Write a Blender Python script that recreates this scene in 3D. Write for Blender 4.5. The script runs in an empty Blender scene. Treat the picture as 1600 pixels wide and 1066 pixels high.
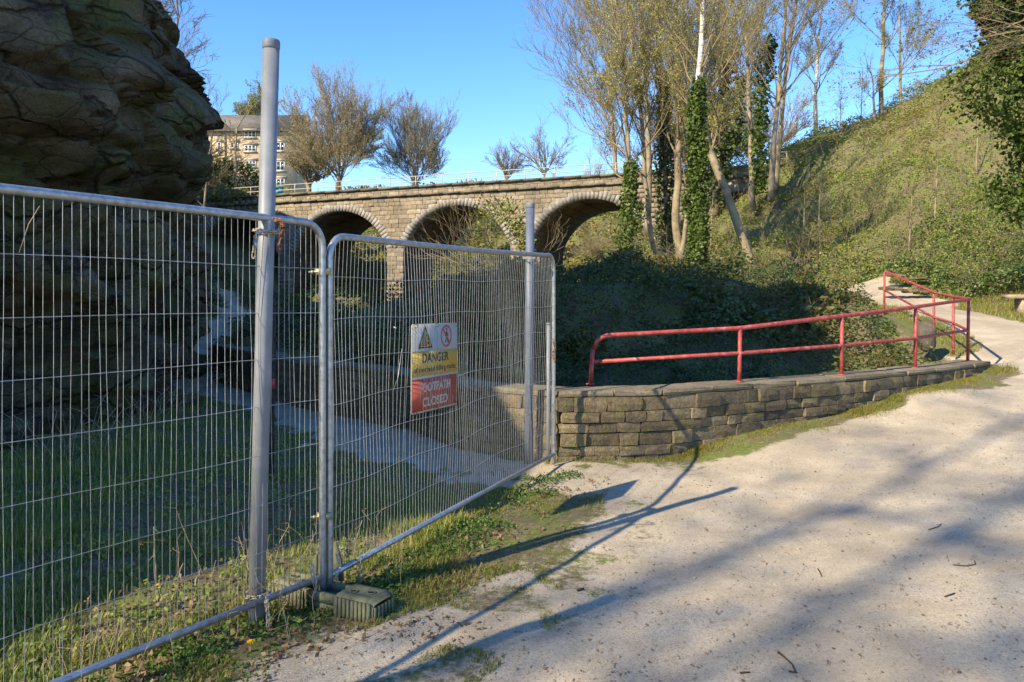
import bpy, math, random
import numpy as np
from mathutils import Vector, Matrix, Quaternion
random.seed(7); RNG = np.random.default_rng(11)
S = bpy.context.scene; COL = S.collection
R = math.radians

# ------------------------------------------------------------ camera, sky, sun
CZ = 1.7; F = 1200.0; HX = 800.0; HY = 470.0
cd = bpy.data.cameras.new('camera'); cam = bpy.data.objects.new('camera', cd); COL.objects.link(cam)
cam.location = (0, 0, CZ); cam.rotation_euler = (R(90), 0, 0)
cd.sensor_width = 36; cd.lens = 36 * F / 1600; cd.shift_y = -(533 - HY) / 1600
cd.clip_start = 0.05; cd.clip_end = 3000
S.camera = cam
SH = (1.07, 0.91)                                   # shadow offset per metre of height
wd = bpy.data.worlds.new('World'); S.world = wd; wd.use_nodes = True
nt = wd.node_tree; bg = nt.nodes['Background']
sky = nt.nodes.new('ShaderNodeTexSky'); sky.sky_type = 'NISHITA'; sky.sun_disc = False
sky.sun_elevation = math.atan(1 / math.hypot(*SH)); sky.sun_rotation = math.atan2(-SH[0], -SH[1])
sky.altitude = 200; sky.air_density = 1.0; sky.dust_density = 0.15; sky.ozone_density = 3.6
hsv = nt.nodes.new('ShaderNodeHueSaturation'); hsv.inputs['Hue'].default_value = .508; hsv.inputs['Saturation'].default_value = 1.24; hsv.inputs['Value'].default_value = .95
nt.links.new(sky.outputs[0], hsv.inputs['Color']); nt.links.new(hsv.outputs[0], bg.inputs[0]); bg.inputs[1].default_value = 0.145
sd = bpy.data.lights.new('sun', 'SUN'); sun = bpy.data.objects.new('sun', sd); COL.objects.link(sun)
sd.energy = 4.0; sd.angle = R(0.5); sd.color = (1.0, 0.86, 0.63)
sun.rotation_euler = Vector((SH[0], SH[1], -1)).to_track_quat('-Z', 'Y').to_euler()
S.view_settings.view_transform = 'Standard'; S.view_settings.look = 'None'
S.view_settings.gamma = 1; S.view_settings.exposure = 1.25; S.view_settings.use_curve_mapping = False
S.render.engine = 'CYCLES'
S.cycles.max_bounces = 6; S.cycles.diffuse_bounces = 3; S.cycles.transparent_max_bounces = 8

# ------------------------------------------------------------ helpers
def W(px, py, Y):
    return np.array(((px - HX) / F * Y, Y, CZ - (py - HY) / F * Y))

def tag(o, label=None, cat=None, group=None, kind=None):
    if label: o['label'] = label
    if cat: o['category'] = cat
    if group: o['group'] = group
    if kind: o['kind'] = kind
    return o

def mesh_of(name, verts, facelists, mat=None, smooth=False, attrs=None):
    verts = np.asarray(verts, dtype=np.float32).reshape(-1, 3)
    me = bpy.data.meshes.new(name)
    fl = [np.asarray(f, dtype=np.int32) for f in facelists if len(f)]
    nl = sum(f.size for f in fl); nf = sum(len(f) for f in fl)
    me.vertices.add(len(verts)); me.vertices.foreach_set('co', verts.ravel())
    me.loops.add(nl); me.polygons.add(nf)
    me.loops.foreach_set('vertex_index', np.concatenate([f.ravel() for f in fl]))
    tot = np.concatenate([np.full(len(f), f.shape[1], dtype=np.int32) for f in fl])
    st = np.concatenate(([0], np.cumsum(tot)[:-1])).astype(np.int32)
    me.polygons.foreach_set('loop_start', st)
    if smooth: me.polygons.foreach_set('use_smooth', np.ones(nf, dtype=bool))
    if attrs:
        for k, v in attrs.items():
            a = me.attributes.new(k, 'FLOAT', 'POINT'); a.data.foreach_set('value', np.asarray(v, dtype=np.float32))
    me.update(calc_edges=True)
    if mat: me.materials.append(mat)
    return me

def link(name, me, parent=None, loc=None):
    o = bpy.data.objects.new(name, me); COL.objects.link(o)
    if loc is not None: o.location = loc
    if parent: o.parent = parent
    return o

def empty(name, loc, label=None, cat=None, group=None, rz=0):
    o = bpy.data.objects.new(name, None); COL.objects.link(o); o.location = loc
    o.rotation_euler = (0, 0, rz); o.empty_display_size = .1
    return tag(o, label, cat, group)

class MB:
    """collects geometry for one mesh; coordinates relative to an origin"""
    def __init__(s, origin=(0, 0, 0)): s.v = []; s.f = {}; s.n = 0; s.o = np.array(origin, dtype=float)
    def add(s, v, f):
        v = np.asarray(v, dtype=float).reshape(-1, 3); f = np.asarray(f, dtype=np.int64)
        s.v.append(v - s.o); s.f.setdefault(f.shape[1], []).append(f + s.n); s.n += len(v)
    def box(s, c, size, M=None, jit=0):
        q = np.array([(x, y, z) for x in (-.5, .5) for y in (-.5, .5) for z in (-.5, .5)]) * np.array(size)
        if jit: q += (np.random.default_rng(int(abs(c[0] * 991 + c[1] * 77 + c[2] * 13))).random(q.shape) - .5) * jit
        if M is not None: q = q @ np.array(M).T
        s.add(q + np.array(c), [(0, 1, 3, 2), (4, 6, 7, 5), (0, 4, 5, 1), (2, 3, 7, 6), (0, 2, 6, 4), (1, 5, 7, 3)])
    def tube(s, pts, r, n=8, cap=True):
        P = np.asarray(pts, dtype=float); m = len(P)
        r = np.broadcast_to(np.asarray(r, dtype=float), (m,))
        T = np.gradient(P, axis=0); T /= np.linalg.norm(T, axis=1)[:, None] + 1e-12
        a = np.array((0, 0, 1.)) if abs(T[0][2]) < .9 else np.array((1., 0, 0))
        u = np.cross(T[0], a); u /= np.linalg.norm(u)
        ang = np.arange(n) / n * 2 * math.pi; V = []
        for i in range(m):
            u = u - T[i] * np.dot(u, T[i]); u /= np.linalg.norm(u) + 1e-12
            w = np.cross(T[i], u)
            V.append(P[i] + r[i] * (np.cos(ang)[:, None] * u + np.sin(ang)[:, None] * w))
        V = np.concatenate(V); i = np.arange(m - 1)[:, None] * n; j = np.arange(n)[None, :]; k = (j + 1) % n
        q = np.stack((i + j, i + k, i + n + k, i + n + j), -1).reshape(-1, 4)
        s.add(V, q)
        if cap and n > 2:
            s.f.setdefault(n, []).append(np.array([list(range(n))[::-1]]) + s.n - m * n)
            s.f.setdefault(n, []).append(np.array([list(range((m - 1) * n, m * n))]) + s.n - m * n)
    def prism(s, poly, origin, ex, ey, depth):
        """polygon (2D) in plane ex,ey extruded along ex x ey by depth"""
        p = np.asarray(poly, dtype=float); ex = np.array(ex, float); ey = np.array(ey, float); ez = np.cross(ex, ey)
        a = np.array(origin) + p[:, :1] * ex + p[:, 1:] * ey; b = a + ez * depth; n = len(p)
        s.add(np.concatenate((a, b)), [(i, (i + 1) % n, n + (i + 1) % n, n + i) for i in range(n)])
        s.f.setdefault(n, []).append(np.array([list(range(n))[::-1]]) + s.n - 2 * n)
        s.f.setdefault(n, []).append(np.array([list(range(n, 2 * n))]) + s.n - 2 * n)
    def build(s, name, mat, parent=None, smooth=False, loc=None):
        me = mesh_of(name, np.concatenate(s.v), [np.concatenate(x) for x in s.f.values()], mat, smooth)
        return link(name, me, parent, loc if loc is not None else (None if parent else tuple(s.o)))

def hash3(i, j, k, seed=0):
    h = (i * 374761393 + j * 668265263 + k * 2147483647 + seed * 1274126177) & 0xFFFFFFFF
    h = ((h ^ (h >> 13)) * 1274126177) & 0xFFFFFFFF
    h = ((h ^ (h >> 16)) * 2246822519) & 0xFFFFFFFF
    return ((h ^ (h >> 15)) & 0xFFFFFF) / float(0xFFFFFF)
def vnoise(x, y, z=None, seed=0):
    x = np.asarray(x, float); y = np.asarray(y, float); z = np.zeros_like(x) if z is None else np.asarray(z, float)
    xi, yi, zi = (np.floor(a).astype(np.int64) for a in (x, y, z))
    fx, fy, fz = x - xi, y - yi, z - zi
    fx, fy, fz = (a * a * (3 - 2 * a) for a in (fx, fy, fz)); r = 0
    for dx in (0, 1):
        for dy in (0, 1):
            for dz in (0, 1):
                w = (fx if dx else 1 - fx) * (fy if dy else 1 - fy) * (fz if dz else 1 - fz)
                r = r + w * hash3(xi + dx, yi + dy, zi + dz, seed)
    return r * 2 - 1
def fbm(x, y, z=None, o=4, seed=0):
    r = 0; a = 1
    for i in range(o):
        s = 2 ** i; r = r + a * vnoise(x * s, y * s, None if z is None else z * s, seed + i); a *= .5
    return r
def sstep(a, b, x):
    t = np.clip((x - a) / (b - a), 0, 1); return t * t * (3 - 2 * t)
def seg_dist(X, Y, P, widths=None):
    """distance to polyline; returns dist, signed side, param"""
    best = np.full(np.shape(X), 1e9); side = np.zeros(np.shape(X)); par = np.zeros(np.shape(X))
    for i in range(len(P) - 1):
        a = P[i]; d = (P[i + 1][0] - a[0], P[i + 1][1] - a[1]); L2 = d[0] ** 2 + d[1] ** 2
        t = np.clip(((X - a[0]) * d[0] + (Y - a[1]) * d[1]) / L2, 0, 1)
        dx = X - a[0] - t * d[0]; dy = Y - a[1] - t * d[1]; D = np.hypot(dx, dy)
        cr = np.sign(d[0] * dy - d[1] * dx + 1e-12); m = D < best - 1e-9
        best = np.where(m, D, best); side = np.where(m, cr, side); par = np.where(m, i + t, par)
    return best, side, par

# ------------------------------------------------------------ materials
def newmat(name, rough=.8, spec=.3, metallic=0):
    m = bpy.data.materials.new(name); m.use_nodes = True; b = m.node_tree.nodes['Principled BSDF']
    b.inputs['Roughness'].default_value = rough; b.inputs['Metallic'].default_value = metallic
    b.inputs['Specular IOR Level'].default_value = spec
    return m, m.node_tree, b
def N(nt, t, **kw):
    n = nt.nodes.new('ShaderNode' + t)
    for k, v in kw.items():
        if k in n.inputs: n.inputs[k].default_value = v
        else: setattr(n, k, v)
    return n
def noise(nt, scale, detail=5, vec=None, rough=.6, dist=0):
    n = N(nt, 'TexNoise', Scale=scale, Detail=detail, Roughness=rough, Distortion=dist)
    if vec is not None: nt.links.new(vec, n.inputs['Vector'])
    return n.outputs[0]
def ramp(nt, fac, stops):
    r = nt.nodes.new('ShaderNodeValToRGB'); e = r.color_ramp.elements
    while len(e) < len(stops): e.new(.5)
    for i, (p, c) in enumerate(stops):
        e[i].position = p; e[i].color = (*c, 1) if len(c) == 3 else c
    nt.links.new(fac, r.inputs[0]); return r.outputs[0]
def mix(nt, fac, a, b, mode='MIX'):
    n = nt.nodes.new('ShaderNodeMix'); n.data_type = 'RGBA'; n.blend_type = mode; n.clamp_factor = True
    for sck, v in ((n.inputs[0], fac), (n.inputs[6], a), (n.inputs[7], b)):
        if isinstance(v, bpy.types.NodeSocket): nt.links.new(v, sck)
        elif isinstance(v, (int, float)): sck.default_value = v
        else: sck.default_value = (*v, 1)
    return n.outputs[2]
def math_(nt, op, a, b=0.0, clamp=False):
    n = nt.nodes.new('ShaderNodeMath'); n.operation = op; n.use_clamp = clamp
    for sck, v in ((n.inputs[0], a), (n.inputs[1], b)):
        if isinstance(v, bpy.types.NodeSocket): nt.links.new(v, sck)
        else: sck.default_value = v
    return n.outputs[0]
def bump(nt, b, h, dist=.01, strength=.6):
    n = N(nt, 'Bump', Strength=strength, Distance=dist); nt.links.new(h, n.inputs['Height'])
    nt.links.new(n.outputs[0], b.inputs['Normal'])
def objc(nt): return nt.nodes.new('ShaderNodeNewGeometry').outputs['Position']
def rnd(nt):
    g = nt.nodes.new('ShaderNodeNewGeometry').outputs['Random Per Island']
    o = nt.nodes.new('ShaderNodeObjectInfo').outputs['Random']
    return math_(nt, 'FRACT', math_(nt, 'ADD', g, o))

def simple(name, stops, rough=.7, scale=8, bscale=None, bdist=.004, metallic=0, spec=.3, detail=6, bstr=.6, dist=0):
    m, nt, b = newmat(name, rough, spec, metallic); P = objc(nt)
    c = ramp(nt, noise(nt, scale, detail, P, dist=dist), stops); nt.links.new(c, b.inputs['Base Color'])
    if bscale: bump(nt, b, noise(nt, bscale, 6, P), bdist, bstr)
    return m
def stone_mat(name, cols, moss=(.10, .11, .035), mossamt=.5, scale=3, soot=.5, bdist=.02):
    """per-stone colour, grain, moss / soot stains, rough relief"""
    m, nt, b = newmat(name, .9, .2); P = objc(nt)
    n = len(cols); base = ramp(nt, rnd(nt), [(i / max(1, n - 1), c) for i, c in enumerate(cols)])
    g = ramp(nt, noise(nt, scale * 9, 8, P, .7), [(.25, (.45, .45, .45)), (.75, (1.35, 1.32, 1.28))])
    c = mix(nt, 1, base, g, 'MULTIPLY')
    s = ramp(nt, noise(nt, scale * .55, 6, P, .65), [(.44, (0, 0, 0)), (.62, (1, 1, 1))])
    c = mix(nt, math_(nt, 'MULTIPLY', s, soot), c, (.05, .043, .035))
    s2 = ramp(nt, noise(nt, scale * 1.7, 8, P, .7), [(.5, (0, 0, 0)), (.66, (1, 1, 1))])
    c = mix(nt, math_(nt, 'MULTIPLY', s2, mossamt), c, moss)
    nt.links.new(c, b.inputs['Base Color'])
    h = math_(nt, 'ADD', noise(nt, scale * 4, 8, P, .65), math_(nt, 'MULTIPLY', noise(nt, scale * 22, 4, P), .3))
    bump(nt, b, h, bdist, .9); return m
def leaf_mat(name, cols, rough=.5, trans=.35, spec=.3, patch=None, pscale=.6):
    m, nt, b = newmat(name, rough, spec); P = objc(nt)
    n = len(cols); c = ramp(nt, rnd(nt), [(i / max(1, n - 1), q) for i, q in enumerate(cols)])
    if patch:
        s = ramp(nt, noise(nt, pscale, 4, P), [(.45, (0, 0, 0)), (.62, (1, 1, 1))])
        c = mix(nt, math_(nt, 'MULTIPLY', s, .75), c, mix(nt, 1, c, patch, 'MULTIPLY'))
    nt.links.new(c, b.inputs['Base Color'])
    t = nt.nodes.new('ShaderNodeBsdfTranslucent'); nt.links.new(c, t.inputs[0])
    ms = nt.nodes.new('ShaderNodeMixShader'); ms.inputs[0].default_value = trans
    out = nt.nodes['Material Output']
    nt.links.new(b.outputs[0], ms.inputs[1]); nt.links.new(t.outputs[0], ms.inputs[2]); nt.links.new(ms.outputs[0], out.inputs[0])
    return m

M = {}
M['galv'] = simple('galvanised_steel', [(.3, (.27, .285, .29)), (.5, (.40, .42, .43)), (.7, (.52, .54, .55))], .4, 30, 60, .0006, .75, .5)
M['wire'] = simple('wire_zinc', [(.35, (.30, .31, .31)), (.65, (.52, .52, .50))], .45, 25, metallic=.6)
M['pole'] = simple('grey_post_paint', [(.3, (.17, .18, .195)), (.55, (.21, .225, .24)), (.72, (.27, .28, .29))], .5, 6, 50, .0008, spec=.4)
M['polecap'] = simple('post_cap', [(.3, (.13, .15, .17)), (.7, (.2, .22, .25))], .55, 12)
M['shadepole'] = simple('shaded_post_paint', [(.3, (.085, .105, .15)), (.7, (.13, .155, .21))], .45, 9, 50, .0008, spec=.4)  # copy of the grey post paint, its shade put in as darker blue
M['rust'] = simple('rusty_iron', [(.3, (.10, .035, .015)), (.55, (.24, .09, .04)), (.75, (.33, .22, .15))], .85, 60, 120, .001)
M['chain'] = simple('weathered_chain', [(.3, (.30, .26, .2)), (.6, (.48, .44, .36)), (.75, (.35, .16, .08))], .6, 50, metallic=.4)
M['brass'] = simple('clip_zinc_yellow', [(.3, (.30, .27, .12)), (.7, (.50, .47, .28))], .45, 50, metallic=.6)
M['foot'] = simple('recycled_rubber', [(.3, (.10, .105, .06)), (.6, (.17, .17, .10)), (.8, (.25, .245, .15))], .85, 14, 70, .0015, spec=.15)
M['darkpost'] = simple('dark_post', [(.35, (.012, .012, .014)), (.6, (.05, .04, .035)), (.7, (.2, .19, .17))], .8, 30, 60)
M['redpaint'] = simple('faded_red_paint', [(.30, (.11, .03, .02)), (.36, (.25, .036, .03)), (.52, (.34, .058, .048)), (.62, (.40, .10, .085)), (.70, (.46, .24, .20))], .55, 14, 60, .0012, spec=.45)
M['wallstone'] = stone_mat('mossy_gritstone', [(.16, .125, .075), (.23, .18, .105), (.125, .10, .065), (.27, .21, .125), (.19, .155, .10)], (.13, .125, .035), .6, 3.2, .65, .03)
M['coping'] = stone_mat('coping_stone', [(.21, .175, .115), (.26, .22, .15), (.18, .15, .10)], (.15, .15, .06), .35, 3, .3, .012)
M['mortar'] = simple('wall_core', [(.3, (.05, .04, .025)), (.7, (.13, .105, .065))], .95, 12, 20, .02)
M['viastone'] = stone_mat('viaduct_stone', [(.31, .25, .165), (.38, .31, .21), (.27, .22, .15), (.42, .35, .24), (.24, .20, .145), (.34, .28, .185)], (.10, .09, .05), .3, .5, .35, .05)
M['viaring'] = stone_mat('arch_ring_stone', [(.29, .27, .23), (.36, .335, .29), (.25, .235, .2)], (.34, .25, .12), .3, .5, .25, .03)
M['viacore'] = simple('viaduct_mortar', [(.35, (.20, .16, .11)), (.65, (.31, .25, .175))], .95, 1.5, 8, .05)
M['viadark'] = stone_mat('sooty_coping_stone', [(.17, .14, .10), (.22, .19, .14), (.13, .11, .08)], (.10, .10, .05), .4, .8, .4, .03)
M['rail'] = simple('pale_rail_paint', [(.3, (.34, .31, .24)), (.7, (.50, .46, .38))], .6, 3)
def litter_cols(): pass

# ------------------------------------------------------------ terrain
WALLF = [(7.45, 11.95), (6.58, 11.17), (5.25, 10.25), (4.12, 9.48), (3.01, 8.88), (1.84, 8.23), (1.337, 8.06), (.476, 7.95), (-.23, 8.45), (-.66, 8.85), (-1.33, 10.0), (-2.66, 11.4), (-3.8, 12.7), (-6.0, 15.9), (-6.5, 16.7)]
RAILB = [(7.12, 12.0, .76), (7.87, 13.7, .86), (8.5, 15.5, 1.05), (8.5, 17.5, 1.45)]
EDGE = [(10.5, 60), (9.6, 26), (8.7, 19), (8.3, 17.5), (8.3, 15.5), (7.75, 13.7), (7.5, 12.4)] + WALLF + [(-7.2, 18.5), (-8.2, 24), (-9.5, 40)]
# the step lies in the middle of the wall (front face + .2)
def ctrl(lst):
    out = []
    for c in lst:
        out.append(tuple(W(*c[1:])) if c[0] == 'p' else c)
    return np.array(out, dtype=float)
far = [('p', 1180, 440, 26), ('p', 1400, 428, 23), ('p', 1600, 438, 21), ('p', 1500, 375, 25), ('p', 1600, 345, 25),
       ('p', 1300, 350, 33), ('p', 1235, 238, 46), ('p', 1300, 218, 44), ('p', 1400, 172, 41), ('p', 1480, 134, 39), ('p', 1530, 113, 38),
       ('p', 1600, 84, 37), ('p', 1750, 40, 36), ('p', 1100, 405, 34), ('p', 1180, 330, 39), ('p', 1030, 398, 34), ('p', 950, 425, 32), ('p', 1400, 290, 32), ('p', 1550, 250, 30),
       (22, 66, 7), (35, 62, 9), (50, 58, 10), (60, 30, 16), (45, 10, 7), (16, 62, 5),
       (4, 56, 1.0), (-6, 60, 1.5), (-14, 62, 4), (6, 68, 7.5), (-5, 72, 7.5), (-14, 74, 8.5), (-5, 84, 10.5), (6, 84, 11.5), (15, 82, 11), (20, 110, 6), (60, 110, 5), (-20, 77, 9.5), (-14, 90, 11), (-30, 90, 15), (-44, 128, 19.5), (-30, 130, 18), (-10, 140, 8),
       (-60, 120, 24), (0, 200, 6), (120, 200, 10), (-120, 200, 30), (110, 60, 15), (110, -30, 12), (-60, 60, 24),
       (-27, 48, 14), (-23.5, 52, 7), (-34, 44, 17), (-26, 36, 9), (-19, 56, 4), (-20, 30, 5.5), (-30, 20, 5), (-24, 68, 9.5)]
front = ctrl(far + [(-10, -20, 0), (0, -12, 0), (30, -12, 1.2), (0, 0, 0), (-3, 1, 0), (4, 0, .05), (10, 0, .5), (20, 8, 1.9),
       (0, 3.4, 0), (-2.5, 3.5, 0), (-1.35, 4.06, 0), (3, 4, .03), (2, 6, .02), (-4, 6, -.02), (.3, 7.9, .02), (5, 6.2, .12),
       (.57, 7.83, .06), (1.34, 8.0, .03), (1.8, 8.2, .05), (2.0, 8.3, .105), (2.6, 8.68, .22), (3.2, 9.0, .267), (3.8, 9.3, .305), (4.6, 9.85, .41), (5.25, 10.25, .50), (6.2, 10.9, .555), (7.5, 11.9, .66),
       (6.67, 9.6, .42), (9, 9.5, .6), (8, 12.5, .82), (8.1, 13.7, .86), (8.8, 15.5, 1.05), (8.8, 17.5, 1.45), (9.6, 19.5, 1.6), ('p', 1300, 458, 25), ('p', 1590, 490, 18), (14, 14, 1.2), (11, 14.5, 1.02), (12, 21, 1.95),
       (-6, 9.3, 0), (-5.3, 9.7, 0), (-5, 13.5, .0), (-6.3, 15.5, .0), (-7.5, 18, .02), (-9.2, 22, .2), (-1, 8.4, 0), (-2.5, 10.6, 0), (-12, 10, .5),
       ('p', 345, 490, 30), ('p', 320, 440, 38), ('p', 290, 425, 42), (-14, 25, 1.5)])
back = ctrl(far + [(1, 9.2, -.9), (3, 10.5, -1.2), (5, 12, -1.0), (6.4, 13, -.3), (7.2, 15.2, .75), (8, 17.5, 1.35), (9.3, 20, 1.6),
       ('p', 900, 440, 19), ('p', 1000, 445, 20), ('p', 1100, 452, 20), ('p', 1200, 463, 19), ('p', 1300, 482, 17.5), ('p', 1350, 492, 16.5), (5.5, 14.5, .3), (3.5, 14, -.2), (1, 13, -.6),
       ('p', 1000, 436, 24), ('p', 1120, 442, 24), ('p', 1220, 444, 22), ('p', 1320, 455, 25),
       (-.6, 9.6, .1), (-1.3, 11, .55), (-2.5, 12.2, .70), (-4, 13.6, .74), (-6, 16.6, .74), (-3, 17, .8), (0, 16, .6), (-5, 22, .9), (-3, 28, .6), (2, 27, 1.2), ('p', 760, 447, 22),
       (-8, 30, 1.4), (-4, 38, -.5), (4, 38, 0), (-4, 50, -1), (4, 48, -.5), (-12, 50, 0), (-12, 40, .3), (8, 42, 1.5), ('p', 345, 488, 30.5), (-10, 24, .7)])
def tps_fit(C, lam=.02):
    n = len(C); d2 = ((C[:, None, :2] - C[None, :, :2]) ** 2).sum(-1)
    K = np.where(d2 > 0, d2 * np.log(d2 + 1e-12) * .5, 0) + np.eye(n) * lam
    Pm = np.hstack((np.ones((n, 1)), C[:, :2])); A = np.zeros((n + 3, n + 3)); A[:n, :n] = K; A[:n, n:] = Pm; A[n:, :n] = Pm.T
    return np.linalg.solve(A, np.concatenate((C[:, 2], np.zeros(3))))
def tps(C, w, X, Y):
    r = w[-3] + w[-2] * X + w[-1] * Y
    for i in range(len(C)):
        d2 = (X - C[i, 0]) ** 2 + (Y - C[i, 1]) ** 2 + 1e-9; r = r + w[i] * d2 * np.log(d2) * .5
    return r
WF, WB = tps_fit(front), tps_fit(back)
ei = EDGE.index(WALLF[0]); ej = EDGE.index(WALLF[-1])
def gz(X, Y, rough=True):
    X = np.asarray(X, float); Y = np.asarray(Y, float)
    D, sd_, par = seg_dist(X, Y, EDGE); D = D * -sd_       # positive behind the wall
    near = (par > ei - .6) & (par < ej + .2)
    wd_ = np.where(near, .05, .05 + .9 * np.minimum(np.where(par < ei, ei - par, par - ej) + .2, 1.6))
    w = sstep(-1, 1, (D - .22) / wd_)
    zf, zb = tps(front, WF, X, Y), tps(back, WB, X, Y)
    z = zf * (1 - w) + zb * w
    if rough:
        rr = np.hypot(X, Y); pw = pathw(X, Y)
        a = np.where(w > .5, .26, .02) + .5 * sstep(22, 34, rr) * (1 - sstep(70, 100, rr))
        z = z + a * (1 - .92 * pw) * fbm(X * .55, Y * .55, o=4, seed=3) * np.where(rr < 14, .7, 1) + (1 - w) * .008 * fbm(X * 2.2, Y * 2.2, o=3, seed=9)
    return z
def gz1(x, y): return float(gz(np.array([x]), np.array([y]))[0])
PATH2 = [(0.8, 7.1), (-.15, 7.75), (-1.15, 8.75), (-2.2, 10.2), (-3.3, 11.7), (-4.7, 13.5), (-6.6, 15.9), (-8.0, 18.5), (-9.3, 22.5), (-10.3, 27), (-11.5, 32), (-13.5, 36), (-16, 39)]
PATH3 = [(9.0, 12.6), (9.6, 15), (10.2, 18), (10.2, 20.5), (9.9, 23)]
VERGE = [(-4.5, -1.2), (-2.9, 1.9), (-1.9, 3.35), (-1.2, 4.1), (-.55, 5.1), (.1, 6.5), (.55, 7.5)]
def pathw(X, Y):
    """1 = gravel"""
    X = np.asarray(X, float); Y = np.asarray(Y, float)
    nz = fbm(X * .9, Y * .9, o=4, seed=21)
    D, sd_, par = seg_dist(X, Y, EDGE)
    frontside = (sd_ > 0) | ((par > 0) & (par < 1.5) & False)
    Dv, sv, pv = seg_dist(X, Y, [(-9, -9)] + VERGE + [(.62, 7.95)])
    right = sstep(.0, .55, Dv * -sv + .22 * nz - .12 - .25*sstep(2,5,pv)*(1-sstep(6.5,8,pv)))      # right-hand side of the fence verge
    moss = sstep(.05, .5, fbm(X * 1.5, Y * 1.5, o=4, seed=23)) * (1 - sstep(.9, 1.9, Dv)) * sstep(.5, 1.5, pv); right = right * (1 - .55 * moss)
    Dw, sw, pw_ = seg_dist(X, Y, WALLF[:8])
    rag = sstep(.04, .34, Dw + .3 * nz - .16 * sstep(1.5, 2.6, X) * (1-sstep(6.9,7.6,X)) + .14*(1-sstep(1.2,2.0,X)))
    hill = 1 - sstep(0, 1.2, (Y - 13.4) - (X - 9) * .18 + .9 * nz + 0 * X)                     # gravel ends on the far side
    main = right * rag * hill * frontside * (1 - sstep(9.5, 12.5, X + .6 * nz)) 
    D2 = seg_dist(X, Y, PATH2)[0]; p2 = (1 - sstep(.42, .8, D2 + .22 * nz + .20 * fbm(X * 4.5, Y * 4.5, o=3, seed=25) + .25 * sstep(17, 22, Y))) * frontside
    D3 = seg_dist(X, Y, PATH3)[0]; p3 = (1 - sstep(.55, 1.3, D3 + .35 * nz)) * frontside
    return np.maximum(np.maximum(main, p2), p3)
def axis(c, a, lo, hi, n):
    t = np.linspace(math.asinh((lo - c) / a), math.asinh((hi - c) / a), n); return c + a * np.sinh(t)
gx = axis(.8, 5.5, -150, 150, 410); gy = axis(7.5, 5.0, -50, 300, 430)
GX, GY = np.meshgrid(gx, gy); Z = gz(GX.ravel(), GY.ravel()); PW = pathw(GX.ravel(), GY.ravel())
V = np.stack((GX.ravel(), GY.ravel(), Z), -1); nx = len(gx)
ii, jj = np.meshgrid(np.arange(len(gy) - 1), np.arange(nx - 1), indexing='ij'); b0 = (ii * nx + jj).ravel()
Q = np.stack((b0, b0 + 1, b0 + nx + 1, b0 + nx), -1)
fw = PW[Q].mean(1) > .5
D_, s_, p_ = seg_dist(V[:, 0], V[:, 1], EDGE)
lit_ = np.where(s_ > 0, 1, 0)
def ground_mat():
    m, nt, b = newmat('ground_gravel_grass', .95, .15); P = objc(nt)
    a = N(nt, 'Attribute', attribute_name='path').outputs['Fac']
    n1 = noise(nt, 2.2, 8, P, .7); n2 = noise(nt, 60, 6, P, .7); n3 = noise(nt, .9, 8, P, .65)
    vor = N(nt, 'TexVoronoi', Scale=120.0); nt.links.new(P, vor.inputs['Vector'])
    grav = ramp(nt, n1, [(.28, (.38, .315, .215)), (.5, (.49, .415, .295)), (.72, (.56, .485, .36))])
    sp = ramp(nt, vor.outputs['Color'], [(.12, (.6, .58, .55)), (.35, (.95, .95, .95)), (.85, (1.1, 1.09, 1.08))])
    grav = mix(nt, .8, grav, sp, 'MULTIPLY'); grav = mix(nt, 1, grav, ramp(nt, n2, [(.3, (.78, .78, .78)), (.7, (1.12, 1.12, 1.12))]), 'MULTIPLY')
    grav = mix(nt, math_(nt, 'MULTIPLY', ramp(nt, n3, [(.42, (0, 0, 0)), (.60, (1, 1, 1))]), .5), grav, (.27, .225, .16))
    soil = ramp(nt, noise(nt, 17, 10, P, .8), [(.3, (.05, .04, .022)), (.48, (.13, .105, .06)), (.66, (.25, .205, .13))])
    green = ramp(nt, noise(nt, 26, 8, P, .8), [(.3, (.045, .06, .015)), (.5, (.12, .15, .032)), (.7, (.22, .23, .07))])
    veg = mix(nt, ramp(nt, noise(nt, 2.3, 10, P, .75), [(.44, (0, 0, 0)), (.6, (1, 1, 1))]), soil, green)
    f = math_(nt, 'ADD', a, math_(nt, 'MULTIPLY', math_(nt, 'SUBTRACT', noise(nt, 9, 10, P, .85), .5), 2.2))
    f = ramp(nt, f, [(.38, (0, 0, 0)), (.62, (1, 1, 1))])
    nt.links.new(mix(nt, f, veg, grav), b.inputs['Base Color'])
    h = math_(nt, 'ADD', math_(nt, 'MULTIPLY', vor.outputs['Distance'], -.5), math_(nt, 'ADD', noise(nt, 130, 4, P), math_(nt, 'MULTIPLY', noise(nt, 6, 6, P), 1.5)))
    bump(nt, b, h, .006, .6); return m
M['ground'] = ground_mat()
def submesh(name, sel):
    f = Q[sel]; u, inv = np.unique(f, return_inverse=True)
    me = mesh_of(name, V[u], [inv.reshape(-1, 4)], M['ground'], True, {'path': PW[u]})
    return tag(link(name, me), kind='structure')
submesh('ground', ~fw); submesh('gravel_path', fw)

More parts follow.
